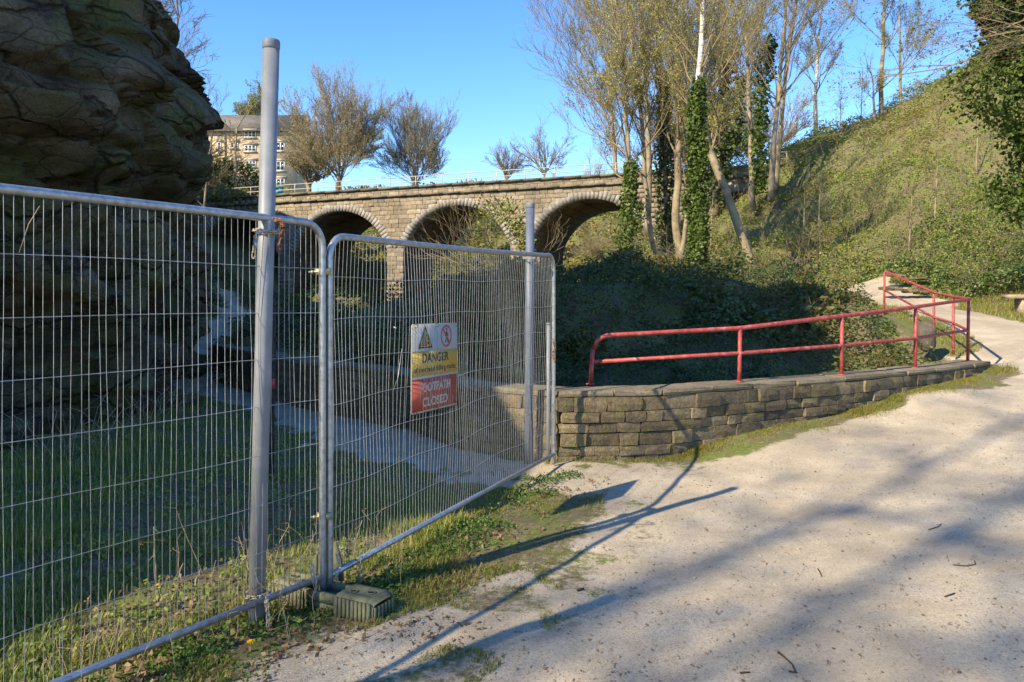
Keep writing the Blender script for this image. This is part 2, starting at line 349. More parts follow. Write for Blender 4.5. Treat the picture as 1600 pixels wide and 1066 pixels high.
# ------------------------------------------------------------ rock cliff on the left
CB = [(-34, 60), (-24, 44), (-16, 33), (-11.5, 25.5), (-9.0, 20.2), (-7.55, 16.8), (-6.72, 14.0), (-6.15, 12.2), (-5.75, 10.4), (-6.3, 8.9), (-7.6, 6), (-8.1, 3), (-8.3, .7), (-8.6, -1), (-9.3, -2.2), (-11, -5), (-14, -9), (-19, -15)]
def cliff_mat():
    m, nt, b = newmat('dark_gritstone', .9, .2); P = objc(nt)
    mp = N(nt, 'Mapping'); mp.inputs['Scale'].default_value = (1, 1, 1.8); nt.links.new(P, mp.inputs[0])
    c = ramp(nt, noise(nt, 1.1, 10, mp.outputs[0], .7), [(.3, (.045, .038, .026)), (.48, (.14, .118, .078)), (.68, (.25, .215, .15))])
    g = ramp(nt, noise(nt, .8, 7, P, .65), [(.45, (0, 0, 0)), (.63, (1, 1, 1))])
    c = mix(nt, math_(nt, 'MULTIPLY', g, .7), c, (.12, .15, .032))
    w = ramp(nt, noise(nt, 1.9, 8, P, .7), [(.57, (0, 0, 0)), (.68, (1, 1, 1))])
    c = mix(nt, math_(nt, 'MULTIPLY', w, .55), c, (.30, .25, .16))
    o = ramp(nt, noise(nt, .5, 5, P, .6), [(.58, (0, 0, 0)), (.7, (1, 1, 1))])
    c = mix(nt, math_(nt, 'MULTIPLY', o, .5), c, (.26, .13, .045))
    wv = nt.nodes.new('ShaderNodeVectorMath'); wv.operation = 'SCALE'; nz_ = N(nt, 'TexNoise', Scale=1.6, Detail=5.0); nt.links.new(P, nz_.inputs['Vector']); nt.links.new(nz_.outputs[1], wv.inputs[0]); wv.inputs[3].default_value = .5
    ad = nt.nodes.new('ShaderNodeVectorMath'); ad.operation = 'ADD'; nt.links.new(P, ad.inputs[0]); nt.links.new(wv.outputs[0], ad.inputs[1]); cr = []
    for sc_, zs, wdt in ((.5, 2.6, .03), (1.4, 2.8, .024)):
        m2 = N(nt, 'Mapping'); m2.inputs['Scale'].default_value = (1, 1, zs); nt.links.new(ad.outputs[0], m2.inputs[0])
        v = N(nt, 'TexVoronoi', feature='DISTANCE_TO_EDGE', Scale=sc_); nt.links.new(m2.outputs[0], v.inputs['Vector'])
        cr.append(ramp(nt, v.outputs['Distance'], [(.0, (0, 0, 0)), (wdt, (1, 1, 1))]))
        v2 = N(nt, 'TexVoronoi', Scale=sc_); nt.links.new(m2.outputs[0], v2.inputs['Vector']); cr.append(v2.outputs['Color'])
    c = mix(nt, .75, c, ramp(nt, cr[0], [(0, (.25, .24, .22)), (1, (1, 1, 1))]), 'MULTIPLY'); c = mix(nt, .4, c, ramp(nt, cr[2], [(0, (.4, .4, .38)), (1, (1, 1, 1))]), 'MULTIPLY')  # crack lines painted dark, as dirt and as crevice shade
    c = mix(nt, .6, c, ramp(nt, cr[1], [(.1, (.62, .62, .60)), (.9, (1.5, 1.42, 1.3))]), 'MULTIPLY')
    f = ramp(nt, noise(nt, 30, 6, P, .7), [(.3, (.6, .6, .6)), (.7, (1.3, 1.3, 1.3))])
    nt.links.new(mix(nt, 1, c, f, 'MULTIPLY'), b.inputs['Base Color'])
    h = math_(nt, 'ADD', noise(nt, 5, 10, mp.outputs[0], .72), math_(nt, 'MULTIPLY', noise(nt, 26, 6, P, .7), .35))
    h = math_(nt, 'ADD', h, math_(nt, 'ADD', math_(nt, 'MULTIPLY', cr[0], .9), math_(nt, 'MULTIPLY', cr[2], .4)))
    bump(nt, b, h, .12, 1.0); return m
M['cliff'] = cliff_mat()
def catmull(P, per):
    P = np.array(P, float); Q_ = np.vstack((2 * P[0] - P[1], P, 2 * P[-1] - P[-2])); out = []
    for i in range(1, len(Q_) - 2):
        n = per if isinstance(per, int) else per[i - 1]
        for t in np.arange(n) / n:
            a, b, c, d = Q_[i - 1:i + 3]
            out.append(.5 * ((2 * b) + (-a + c) * t + (2 * a - 5 * b + 4 * c - d) * t * t + (-a + 3 * b - 3 * c + d) * t ** 3))
    out.append(P[-1]); return np.array(out)
per = []
for i in range(len(CB) - 1):
    L = math.dist(CB[i], CB[i + 1]); ym = (CB[i][1] + CB[i + 1][1]) / 2
    per.append(max(3, int(L / (.055 if 7 < ym < 19 else .2 if 5 < ym < 28 else .6))))
B = catmull(CB, per); T = np.gradient(B, axis=0); T /= np.linalg.norm(T, axis=1)[:, None]
NR = np.stack((-T[:, 1], T[:, 0]), -1)                   # outward = towards the valley
k = 25
NRs = np.stack([np.convolve(np.pad(NR[:, a], k, mode='edge'), np.ones(2 * k + 1) / (2 * k + 1), 'valid') for a in (0, 1)], -1)
NRs /= np.linalg.norm(NRs, axis=1)[:, None]
s_arc = np.concatenate(([0], np.cumsum(np.linalg.norm(np.diff(B, axis=0), axis=1))))
top = np.interp(B[:, 1], [-16, -9, -5, -3, -2.1, -1.2, 0, .7, 1.6, 4.3, 9.4, 12.0, 13.2, 14.2, 15.6, 25, 33, 44], [2.5, 3, 4.2, 5.3, 6.3, 7.2, 8.0, 9.6, 16.2, 17.2, 14.6, 11.0, 9.2, 7.9, 5.6, 5.2, 8.5, 17])  # unseen crest heights shaped to cast shade on verge, bank and viaduct
zu = np.concatenate((np.linspace(-.6, 7.4, 150), 7.4 + (np.linspace(0, 1, 26)[1:])))   # rows: fine low, then stretched to the top
SS, ZZ = np.meshgrid(s_arc, zu, indexing='ij')
TOP = np.repeat(top[:, None], len(zu), 1)
fr = np.clip((ZZ - 7.4), 0, 1)
Zc = np.where(TOP > 7.8, np.where(ZZ > 7.4, 7.4 + fr * (TOP - 7.4), ZZ), -.6 + (ZZ + .6) / 9.0 * (TOP + .6))
BX = np.repeat(B[:, 0][:, None], len(zu), 1); BY = np.repeat(B[:, 1][:, None], len(zu), 1)
zw = Zc + .18 * vnoise(SS * .35, Zc * .2, seed=5) + .07 * vnoise(SS * 1.3, Zc * .7, seed=6)
zw = zw + .10 * (SS - 40) * .12
rl = random.Random(3); bounds = [-2.0]
while bounds[-1] < 17: bounds.append(bounds[-1] + rl.choice([.7, 1.0, 1.4, 1.8]))
bounds = np.array(bounds); lay = np.searchsorted(bounds, zw)
bw = .7 + 2.4 * hash3(lay, lay * 0 + 7, lay * 0, 2); ss = SS + 9 * hash3(lay, lay * 0 + 3, lay * 0, 4) + .10 * vnoise(SS * 2, Zc * 3, seed=8)
blk = np.floor(ss / bw).astype(np.int64)
fz = zw - bounds[np.clip(lay - 1, 0, len(bounds) - 1)]; fs_ = (ss / bw - blk - .5) * bw
off = (hash3(lay, blk, blk * 0, 12) - .5) * .62 + (hash3(lay, lay * 0, lay * 0, 13) - .5) * .34 + (hash3(lay, blk, blk * 0, 15) - .5) * .5 * fs_ + (hash3(lay, blk, blk * 0, 16) - .35) * .55 * (fz - .4)
lay2 = np.floor((zw + .22 * fs_) / .27).astype(np.int64); blk2 = np.floor((ss + .3 * zw + 5 * hash3(lay2, lay2 * 0, lay2 * 0, 19)) / .46).astype(np.int64); off += (hash3(lay2, blk2, lay2 * 0, 18) - .5) * .05 * (hash3(lay, blk, blk * 0, 20) > .75)
edge_z = np.minimum(np.abs(zw - bounds[np.clip(lay - 1, 0, len(bounds) - 1)]), np.abs(zw - bounds[np.clip(lay, 0, len(bounds) - 1)]))
edge_s = np.minimum(ss / bw - blk, 1 - (ss / bw - blk)) * bw
cz_ = .35 + 1.1 * np.clip(vnoise(SS * .9, lay * 3.7, seed=61) + .2, 0, 1)
off -= .30 * cz_ * np.exp(-(edge_z / .06) ** 2) + .22 * np.exp(-(edge_s / .06) ** 2) * hash3(lay, blk, blk * 0, 62)
off -= .10 * np.exp(-np.minimum(edge_z, edge_s) / .10)
rc_ = np.random.default_rng(91); nS = 620; cs = rc_.random(nS) * s_arc[-1]; cz2 = rc_.random(nS) * 17 - 1; pa = rc_.normal(size=nS) * .16; pb_ = rc_.normal(size=nS) * .38; pc_ = rc_.normal(size=nS) * .42
msk = (cs > s_arc[np.argmin(abs(B[:, 1] - 21))]) & (cs < s_arc[np.argmin(abs(B[:, 1] - 5))]) ; cs[::3] = np.interp(rc_.random(len(cs[::3])), [0, 1], [s_arc[np.argmin(abs(B[:, 1] - 20))], s_arc[np.argmin(abs(B[:, 1] - 7))]]); cz2[::3] = rc_.random(len(cz2[::3])) * 8.5 - .5
bd = np.full(SS.shape, 1e9); bi = np.zeros(SS.shape, int); wS = SS + .25 * vnoise(SS * .9, Zc * .9, seed=71); wZ = zw + .15 * vnoise(SS * 1.1, Zc * 1.1, seed=72)
for q_ in range(nS):
    lo_, hi_ = np.searchsorted(s_arc, (cs[q_] - 3, cs[q_] + 3)); sl = slice(lo_, hi_)
    dd_ = ((wS[sl] - cs[q_]) / 1.5) ** 2 + ((wZ[sl] - cz2[q_]) / .8) ** 2; mm = dd_ < bd[sl]; bd[sl] = np.where(mm, dd_, bd[sl]); bi[sl] = np.where(mm, q_, bi[sl])
off += pa[bi] + np.clip(pb_[bi] * (SS - cs[bi]), -.35, .35) + np.clip(pc_[bi] * (Zc - cz2[bi]), -.3, .3)
off += .22 * fbm(SS * .28, Zc * .35, o=2, seed=31) + .10 * fbm(SS * 1.6, Zc * 2.4, o=4, seed=32)
# big bulge with the undercut below it, near the visible corner
prof = np.interp(Zc, [0, 1, 2, 2.4, 2.9, 3.25, 3.55, 4.0, 4.6, 5.0, 5.4, 5.75, 6.1, 6.35, 6.6, 6.9, 7.2, 9, 15],
                 [.0, .18, .48, .62, .45, -.05, .45, .86, .92, .76, .52, .22, .20, .02, .18, .04, -.18, -.5, -.9])
pw_ = np.interp(BY, [0, 8, 10, 12.5, 14.3, 16.5, 20, 30], [.25, .7, .85, 1.0, 1.0, .62, .12, 0])
base_b = np.interp(Zc, [0, 1.5, 3, 7, 15], [.15, 0, .1, -.2, -.5])
edge_keep = np.interp(BY, [8, 12.3, 13.6, 14.6, 16, 20], [1, .95, .8, .75, .8, 1])
off = off * edge_keep + prof * pw_ + base_b * (1 - pw_)
off -= np.clip((Zc - TOP + .7), 0, 1) * .35
VX = BX + NRs[:, 0][:, None] * off; VY = BY + NRs[:, 1][:, None] * off
VZ = Zc + .03 * vnoise(SS * 3, Zc * 3, seed=40)
# plateau rows going back from the top
pl = []
for d, dz in ((.5, .12), (1.2, .25), (3, .45), (7, .9), (16, 1.6), (40, 3)):
    pl.append((VX[:, -1] - NRs[:, 0] * d, VY[:, -1] - NRs[:, 1] * d * (.9 if d < 5 else .5), top + dz * .8 + .15 * vnoise(s_arc * .8, s_arc * 0 + d, seed=50)))
VX = np.hstack([VX] + [p[0][:, None] for p in pl]); VY = np.hstack([VY] + [p[1][:, None] for p in pl]); VZ = np.hstack([VZ] + [p[2][:, None] for p in pl])
ns, nz_ = VX.shape
i_, j_ = np.meshgrid(np.arange(ns - 1), np.arange(nz_ - 1), indexing='ij'); a0 = (i_ * nz_ + j_).ravel()
cl = mesh_of('rock_cliff', np.stack((VX, VY, VZ), -1).reshape(-1, 3), [np.stack((a0, a0 + 1, a0 + nz_ + 1, a0 + nz_), -1)], M['cliff'], False)
cliff = tag(link('rock_cliff', cl), kind='structure')
CLX, CLY, CLZ = VX, VY, VZ

# ------------------------------------------------------------ stone variants (shared meshes)
def rough_block(seed, jit=.05, bulge=.10, n=2):
    """unit block -.5...5 with softened edges and an uneven face, 48 triangles"""
    bm = __import__('bmesh').new(); __import__('bmesh').ops.create_cube(bm, size=1)
    __import__('bmesh').ops.subdivide_edges(bm, edges=bm.edges[:], cuts=1, use_grid_fill=True)
    r = random.Random(seed)
    for v in bm.verts:
        c = v.co; k = sum(abs(abs(x) - .5) < .01 for x in c)
        if k == 3: c *= .965
        elif k == 2: c *= .99
        c.y -= (bulge * .5 if (k == 1 and c.y < -.4) else 0)
        for a in range(3): c[a] += (r.random() - .5) * jit
    me = bpy.data.meshes.new('stone'); bm.to_mesh(me); bm.free(); return me
def variants(name, mat, n=8, **kw):
    out = []
    for i in range(n):
        me = rough_block(i * 13 + len(name), **kw); me.name = name; me.materials.append(mat); out.append(me)
    return out
SV = variants('stone', M['wallstone'], 10, jit=.07, bulge=.10)
CV = variants('coping_stone', M['coping'], 5, jit=.03, bulge=.04)

# ------------------------------------------------------------ retaining wall
wall = empty('retaining_wall', (1.3, 8.2, 0), 'low curving dry gritstone retaining wall with flat coping beside the gravel path', 'wall')
def wall_line(P, step=.02):
    P = catmull(P, 30); s = np.concatenate(([0], np.cumsum(np.linalg.norm(np.diff(P, axis=0), axis=1))))
    n = int(s[-1] / step); q = np.linspace(0, s[-1], n)
    return np.stack((np.interp(q, s, P[:, 0]), np.interp(q, s, P[:, 1])), -1), q
WL, ws = wall_line(WALLF[:8]); WL2, ws2 = wall_line(WALLF[7:])
ZT = .76
def wpt(L, q, s, inn=0):
    x = np.interp(s, q, L[:, 0]); y = np.interp(s, q, L[:, 1]); e = .15
    tx = np.interp(s + e, q, L[:, 0]) - np.interp(s - e, q, L[:, 0]); ty = np.interp(s + e, q, L[:, 1]) - np.interp(s - e, q, L[:, 1])
    l = math.hypot(tx, ty) + 1e-9; tx /= l; ty /= l
    return x + ty * inn, y - tx * inn, math.atan2(-ty, -tx)       # inn > 0 goes behind the wall
def build_wall(L, q, rs, crs, wr, length):
    r = random.Random(rs); W0 = wall.matrix_basis.translation.copy() if False else Vector(wall.location)
    # core
    m = MB(wall.location); S_ = np.arange(0, q[-1] + .001, .2); a = []
    for s in S_:
        x0, y0, _ = wpt(L, q, s, .022); x1, y1, _ = wpt(L, q, s, .38)
        a += [(x0, y0, -1.3), (x0, y0, ZT - .06), (x1, y1, ZT - .06), (x1, y1, -1.6)]
    n = len(S_); f = [(i * 4 + k, i * 4 + (k + 1) % 4, i * 4 + 4 + (k + 1) % 4, i * 4 + 4 + k) for i in range(n - 1) for k in range(4)] + [(0, 1, 2, 3), (n * 4 - 1, n * 4 - 2, n * 4 - 3, n * 4 - 4)]
    m.add(a, f); m.build('wall_core', M['mortar'], wall)
    # coping
    s = 0
    while s < q[-1] - .1:
        w = min(r.uniform(*length), q[-1] - s); x, y, th = wpt(L, q, s + w / 2, .222)
        o = link('coping_stone', r.choice(CV), wall); o.location = Vector((x, y, ZT - .032 + r.uniform(-.006, .006))) - W0
        o.rotation_euler = (r.uniform(-.01, .01), r.uniform(-.006, .006), th); o.scale = (w - .006, .45 + r.uniform(-.02, .02), .06); s += w
    zt = ZT - .064
    for h in crs:
        s = r.uniform(-.2, 0)
        while s < q[-1]:
            w = r.uniform(*wr) * (1 if h > .1 else .8); e = min(s + w, q[-1]); b = max(s, 0)
            if e - b > .07:
                x, y, th = wpt(L, q, (b + e) / 2, .07 + .035 * 0 + r.uniform(-.014, .014)); g = gz1(x, y - .12)
                if zt > g + .01:
                    dbl = h > .15 and r.random() < .25
                    for (zz, hh) in (((zt - h / 4, h / 2), (zt - h * .75, h / 2)) if dbl else ((zt - h / 2, h),)):
                        o = link('stone', r.choice(SV), wall); o.location = Vector((x, y, zz)) - W0
                        o.rotation_euler = (r.uniform(-.02, .02), r.uniform(-.015, .015), th + r.uniform(-.02, .02))
                        o.scale = (e - b - r.uniform(.003, .009), .17 + r.uniform(-.02, .03), hh - r.uniform(.002, .008))
            s += w
        zt -= h
build_wall(WL, ws, 5, [.15, .115, .105, .14, .10, .13, .12], (.18, .42), (.5, 1.0))
build_wall(WL2, ws2, 6, [.14, .13, .12, .16, .13], (.28, .55), (.7, 1.3))

# ------------------------------------------------------------ viaduct
KV = .387; C0 = 48.4; ca, sa = 1 / math.hypot(1, KV), KV / math.hypot(1, KV)
vo = Vector((0, C0, 0)); VROT = -math.atan(KV)
def vp(u, d, z): return np.array((u * ca + d * sa, C0 - u * sa + d * ca, z))
via = empty('stone_viaduct', tuple(vo), 'long sandstone viaduct with tall round arches and grey arch rings crossing the valley', 'viaduct', rz=VROT)
CEN = [-21.7, -12.8, -3.9, 5.0, 13.9]; HS = 3.82; ZS = 5.15; RISE = 2.75; ZTOP = 9.35; DEP = 7.0; RT = .55; ZB = -3
RC = (HS * HS + RISE * RISE) / (2 * RISE); ZC = ZS + RISE - RC; AH = math.asin(HS / RC)
def inner(u):
    """z of the intrados over u or None on a pier"""
    for c in CEN:
        if abs(u - c) < HS: return ZC + math.sqrt(RC * RC - (u - c) ** 2)
    return None
UL, UR = -31, 24
core = MB(); us = sorted(set([UL, UR] + [c + HS * math.sin(t * math.pi / 2) for c in CEN for t in np.linspace(-1, 1, 25)] + [c + sgn * HS for c in CEN for sgn in (-1, 1)]))
for a, b in zip(us[:-1], us[1:]):
    if b - a < 1e-6: continue
    za, zb_ = inner(a + 1e-6), inner(b - 1e-6)
    if za is None or zb_ is None: za = zb_ = ZB
    q = [(a, 0, za), (b, 0, zb_), (b, 0, ZTOP - .25), (a, 0, ZTOP - .25), (a, DEP, za), (b, DEP, zb_), (b, DEP, ZTOP - .25), (a, DEP, ZTOP - .25)]
    core.add(q, [(0, 1, 2, 3), (5, 4, 7, 6), (3, 2, 6, 7), (0, 4, 5, 1)])
for c in CEN:
    for sg in (-1, 1):
        x = c + sg * HS; q = [(x, 0, ZB), (x, DEP, ZB), (x, DEP, ZS), (x, 0, ZS)]; core.add(q, [(0, 1, 2, 3)])
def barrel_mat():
    m, nt, b = newmat('shaded_vault_stone', .95, .1)
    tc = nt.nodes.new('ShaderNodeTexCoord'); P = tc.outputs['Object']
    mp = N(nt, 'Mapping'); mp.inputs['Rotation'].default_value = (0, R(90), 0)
    c = ramp(nt, noise(nt, 1.2, 8, P, .7), [(.3, (.055, .04, .028)), (.5, (.12, .09, .06)), (.7, (.2, .15, .10))])  # stone colour set dark for the shade under the arches
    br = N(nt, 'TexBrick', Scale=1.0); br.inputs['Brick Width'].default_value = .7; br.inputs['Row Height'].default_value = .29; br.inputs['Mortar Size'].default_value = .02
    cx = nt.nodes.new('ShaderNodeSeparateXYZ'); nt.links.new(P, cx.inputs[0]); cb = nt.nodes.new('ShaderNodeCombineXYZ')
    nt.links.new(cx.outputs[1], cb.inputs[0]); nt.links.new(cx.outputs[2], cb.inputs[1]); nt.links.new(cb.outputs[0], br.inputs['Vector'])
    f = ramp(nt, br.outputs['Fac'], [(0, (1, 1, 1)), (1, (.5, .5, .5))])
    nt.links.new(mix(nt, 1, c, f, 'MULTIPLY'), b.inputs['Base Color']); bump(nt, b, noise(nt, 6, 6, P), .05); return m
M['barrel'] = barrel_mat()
core.build('vault_and_piers', M['barrel'], via)
bk = MB()
for a, b in zip(us[:-1], us[1:]):
    if b - a < 1e-6: continue
    za, zb_ = inner(a + 1e-6), inner(b - 1e-6)
    if za is None or zb_ is None: za = zb_ = ZB
    bk.add([(a, -.018, za + .02), (b, -.018, zb_ + .02), (b, -.018, ZTOP - .27), (a, -.018, ZTOP - .27)], [(0, 1, 2, 3)])
bk.build('mortar_face', M['viacore'], via)
# parapet, string course, coping as courses of stones
r = random.Random(21); BLK = []
def ring_z(u):
    for c in CEN:
        if abs(u - c) < HS + RT * .8:
            return ZC + math.sqrt(max(0, (RC + RT) ** 2 - (u - c) ** 2)) if abs(u - c) < (RC + RT) else 0
    return None
ZSTR = 8.62
rows = []; z = -.5
while z < ZSTR - .05: h = r.choice([.26, .29, .31]); h = min(h, ZSTR - z) if ZSTR - z - h > .12 else ZSTR - z; rows.append((z, h)); z += h
z = ZSTR + .12
for h in (.25, .25): rows.append((z, h)); z += h
for (z, h) in rows:
    # free intervals of this course
    zc = z + h * .75; iv = [(UL, UR)]
    if z < ZSTR:
        iv = []; last = UL
        for c in CEN:
            Ro = RC + RT; dz = zc - ZC
            if zc > ZS:
                hw = math.sqrt(Ro * Ro - dz * dz) if abs(dz) < Ro else 0
            else: hw = HS
            if hw > 0: iv.append((last, c - hw + (.02 if zc > ZS else 0))); last = c + hw - (.02 if zc > ZS else 0)
        iv.append((last, UR))
    for a, b in iv:
        u = a
        while u < b - .02:
            w = r.uniform(.38, .78); w = b - u if b - u - w < .25 else w
            BLK.append((u, w, z, h)); u += w
VV = variants('block', M['viastone'], 8, jit=.03, bulge=.12)
BLK = [t for t in BLK if not (t[2] + t[3] < .3)]
def vis(t):
    p = vp(t[0] + t[1] / 2, 0, t[2]); px = HX + F * p[0] / p[1]; return 425 < px < 985 and t[2] > 3.2
vb = sorted([t for t in BLK if vis(t)], key=lambda t: -t[1] * t[3] / vp(t[0], 0, 0)[1] ** 2)
singles = set(id(t) for t in vb[:298]); rest = MB()
for t in BLK:
    u, w, z, h = t; pr = r.uniform(.0, .045); g = .014
    if id(t) in singles:
        o = link('block', r.choice(VV), via); o.location = (u + w / 2, .03 - pr / 2 - .02, z + h / 2); o.scale = (w - g, .14 + pr, h - g)
        o.rotation_euler = (r.uniform(-.02, .02), 0, r.uniform(-.015, .015))
    else: rest.box((u + w / 2, .03 - pr / 2 - .02, z + h / 2), (w - g, .14 + pr, h - g), jit=.03)
tag(rest.build('masonry_block', M['viastone'], via), kind='stuff')
# voussoirs
for ci, c in enumerate(CEN):
    n = 41
    for i in range(n):
        a0_ = -AH + 2 * AH * i / n; a1_ = -AH + 2 * AH * (i + 1) / n; g = .0015 / RC; m = MB()
        ro = RC + RT; y0 = -.060 - r.uniform(0, .004)
        pts = []
        for y in (y0, .5):
            for (rr, aa) in ((RC - .012, a0_ + g), (RC - .012, a1_ - g), (ro, a1_ - g), (ro, a0_ + g)): pts.append((c + rr * math.sin(aa), y, ZC + rr * math.cos(aa)))
        m.add(pts, [(0, 1, 2, 3), (5, 4, 7, 6), (3, 2, 6, 7), (1, 5, 6, 2), (4, 0, 3, 7), (0, 4, 5, 1)]); m.build('voussoir', M['viaring'], via)
# string course and coping slabs
for (zz, hh, pro, nm) in ((ZSTR, .12, .16, 'string_course_stone'), (ZTOP - .20, .14, .14, 'coping_stone')):
    u = UL
    while u < UR:
        w = r.uniform(1.1, 1.6); m = MB(); m.box((u + w / 2, .14 - pro, zz + hh / 2 + .02), (w - .02, .44, hh)); m.build(nm, M['viadark'], via); u += w
m = MB(); m.box(((UL + UR) / 2, .17, ZTOP - .36), (UR - UL, .2, .6)); m.build('parapet_core', M['viacore'], via)
m = MB(); m.box(((UL + UR) / 2, 3.6, ZTOP - .24), (UR - UL - .01, 6.4, .1)); m.build('deck', M['viacore'], via)
# railing on the deck
vr = empty('metal_handrail', tuple(vp(0, .5, ZTOP)), 'pale two bar metal handrail running along the top of the viaduct', 'railing', rz=VROT)
for z in (.32, .68):
    m = MB(); m.tube([(UL + .5, 0, z), (0, 0, z), (UR - .5, 0, z)], .028, 6); m.build('rail', M['rail'], vr)
u = UL + .5
while u < UR:
    m = MB(); m.tube([(u, 0, -.2), (u, 0, .7)], .03, 6); m.build('post', M['rail'], vr); u += 1.95

# ------------------------------------------------------------ stone building beyond
def build_mill():
    Y = 130; wst = simple('mill_sandstone', [(.3, (.31, .235, .14)), (.5, (.40, .31, .19)), (.7, (.47, .37, .24))], .9, .8, 2, .05)
    slate = simple('slate_roof', [(.3, (.10, .085, .07)), (.7, (.18, .155, .125))], .8, 1.2)
    whitef = simple('white_window_frame', [(.3, (.52, .52, .48)), (.7, (.60, .60, .56))], .5, 3)
    lint = simple('pale_lintel', [(.3, (.38, .30, .19)), (.7, (.46, .37, .25))], .8, 2)
    gl, nt_, b_ = newmat('window_glass', .08, .6); b_.inputs['Base Color'].default_value = (.03, .04, .05, 1)
    x0, x1 = (300 - 800) / F * Y, (458 - 800) / F * Y; xm = (408 - 800) / F * Y
    eave = CZ + (470 - 204) / F * Y; base = CZ + (470 - 320) / F * Y
    t = empty('mill_building', ((x0 + x1) / 2, Y, base), 'tall sandstone mill house with slate roof and white windows behind the viaduct', 'building')
    o = np.array(((x0 + x1) / 2, Y, base))
    m = MB(o); m.box(((x0 + x1) / 2, Y + 6, (eave + base - 8) / 2), (x1 - x0, 12, eave - base + 8)); m.build('wall', wst, t)
    m = MB(o); rz = CZ + (470 - 180) / F * (Y + 6); e = .5
    m.add([(x0 - e, Y - .5, eave - .1), (x1 + e, Y - .5, eave - .1), (x1 + e, Y + 6, rz), (x0 - e, Y + 6, rz), (x0 - e, Y + 12.5, eave - .1), (x1 + e, Y + 12.5, eave - .1)],
          [(0, 1, 2, 3), (3, 2, 5, 4), (0, 4, 5, 1)]); m.f.setdefault(3, []).append(np.array([(0, 3, 4), (1, 5, 2)])); rf = m.build('roof', slate, t)
    m = MB(o); m.tube([(x0 - .3, Y - .62, eave - .15), (x1 + .4, Y - .62, eave - .15)], .12, 6); m.build('gutter', slate, rf)
    for px in (352, 418): m = MB(o); m.tube([((px - 800) / F * Y, Y - .12, eave - .1), ((px - 800) / F * Y, Y - .12, base)], .09, 6); m.build('downpipe', slate, t)
    wins = [(382, 400, 205, 215, 3), (382, 400, 227, 237, 3), (384, 400, 251, 261, 3), (340, 346, 222, 234, 1), (360, 372, 222, 232, 2), (360, 372, 246, 256, 2), (432, 445, 222, 236, 2), (432, 445, 252, 267, 2), (432, 445, 279, 291, 2), (322, 330, 250, 262, 1)]
    for (a, b, c, d, n) in wins:
        X0, X1, Z1, Z0 = (a - 800) / F * Y, (b - 800) / F * Y, CZ + (470 - c) / F * Y, CZ + (470 - d) / F * Y; f = .14
        m = MB(o)
        m.box(((X0 + X1) / 2, Y - .02, Z1 - f / 2), (X1 - X0, .16, f)); m.box(((X0 + X1) / 2, Y - .02, Z0 + f / 2), (X1 - X0, .16, f))
        for i in range(n + 1): x = X0 + f / 2 + (X1 - X0 - f) * i / n; m.box((x, Y - .025, (Z0 + Z1) / 2), (f * (1.4 if 0 < i < n else 1), .15, Z1 - Z0 - 2 * f - .004))
        w = m.build('window', whitef, t)
        for i in range(n):
            m = MB(o); xa = X0 + (X1 - X0) * i / n; xb = X0 + (X1 - X0) * (i + 1) / n
            m.box(((xa + xb) / 2, Y - .03, (Z0 + Z1) / 2), (xb - xa - .16, .05, Z1 - Z0 - .16)); m.build('pane', gl, w)
            m = MB(o); m.box(((xa + xb) / 2, Y - .07, (Z0 + Z1) / 2), (xb - xa - .17, .04, .07)); m.build('glazing_bar', whitef, w)
        m = MB(o); m.box(((X0 + X1) / 2, Y - .06, Z1 + .2), (X1 - X0 + .5, .2, .34)); m.build('lintel', lint, w)
        m = MB(o); m.box(((X0 + X1) / 2, Y - .08, Z0 - .1), (X1 - X0 + .4, .24, .18)); m.build('sill', lint, w)
build_mill()
m = MB(tuple(W(435, 303, 66))); c = W(435, 300, 66)
teal = simple('turquoise_plastic', [(.3, (.03, .34, .38)), (.7, (.05, .42, .46))], .5, 3)
bn = empty('recycling_bin', tuple(c - np.array((0, 0, .5))), 'small turquoise bin standing beyond the viaduct parapet', 'bin')
m = MB(tuple(bn.location)); m.box(c - np.array((0, 0, .1)), (.7, .6, .8)); m.build('body', teal, bn)
m = MB(tuple(bn.location)); m.box(c + np.array((0, 0, .35)), (.78, .68, .1)); m.build('lid', teal, bn)

# ------------------------------------------------------------ red handrail on the wall
rr_ = empty('red_handrail', (1.0, 8.6, ZT), 'faded red tubular handrail with two bars standing on the stone wall', 'railing')
TOPR = [(928, 545, 8.6), (933, 533, 8.6), (940, 527.5, 8.6), (950, 524.3, 8.62), (1156, 513, 8.91), (1315.6, 494, 9.72), (1431, 479.6, 10.74), (1515, 467.8, 12.0), (1489.5, 463.6, 13.7), (1459, 457, 15.5), (1384, 424, 17.5), (1382, 427, 17.52)]
LOWR = [(928, 565.6, 8.6), (1156, 552, 8.91), (1315.6, 540, 9.72), (1431, 528.6, 10.74), (1513, 516.3, 12.0), (1489.5, 505, 13.7), (1459, 495.7, 15.5), (1382, 453.5, 17.5)]
POSTS = [(922.5, 601, 926.5, 545, 8.6), (1155, 598, 1156.5, 513, 8.91), (1315, 587, 1315.5, 494, 9.72), (1430, 577, 1431, 480, 10.74), (1512, 566, 1513.5, 468, 12.0), (1489.5, 549, 1489.5, 464, 13.7), (1459.5, 534, 1459, 457, 15.5), (1381.5, 490, 1382, 425, 17.5)]
for nm, L, rad in (('top_rail', TOPR, .026), ('lower_rail', LOWR, .0225)):
    m = MB(rr_.location); m.tube([W(*p) for p in L], rad, 12); m.build(nm, M['redpaint'], rr_, True)
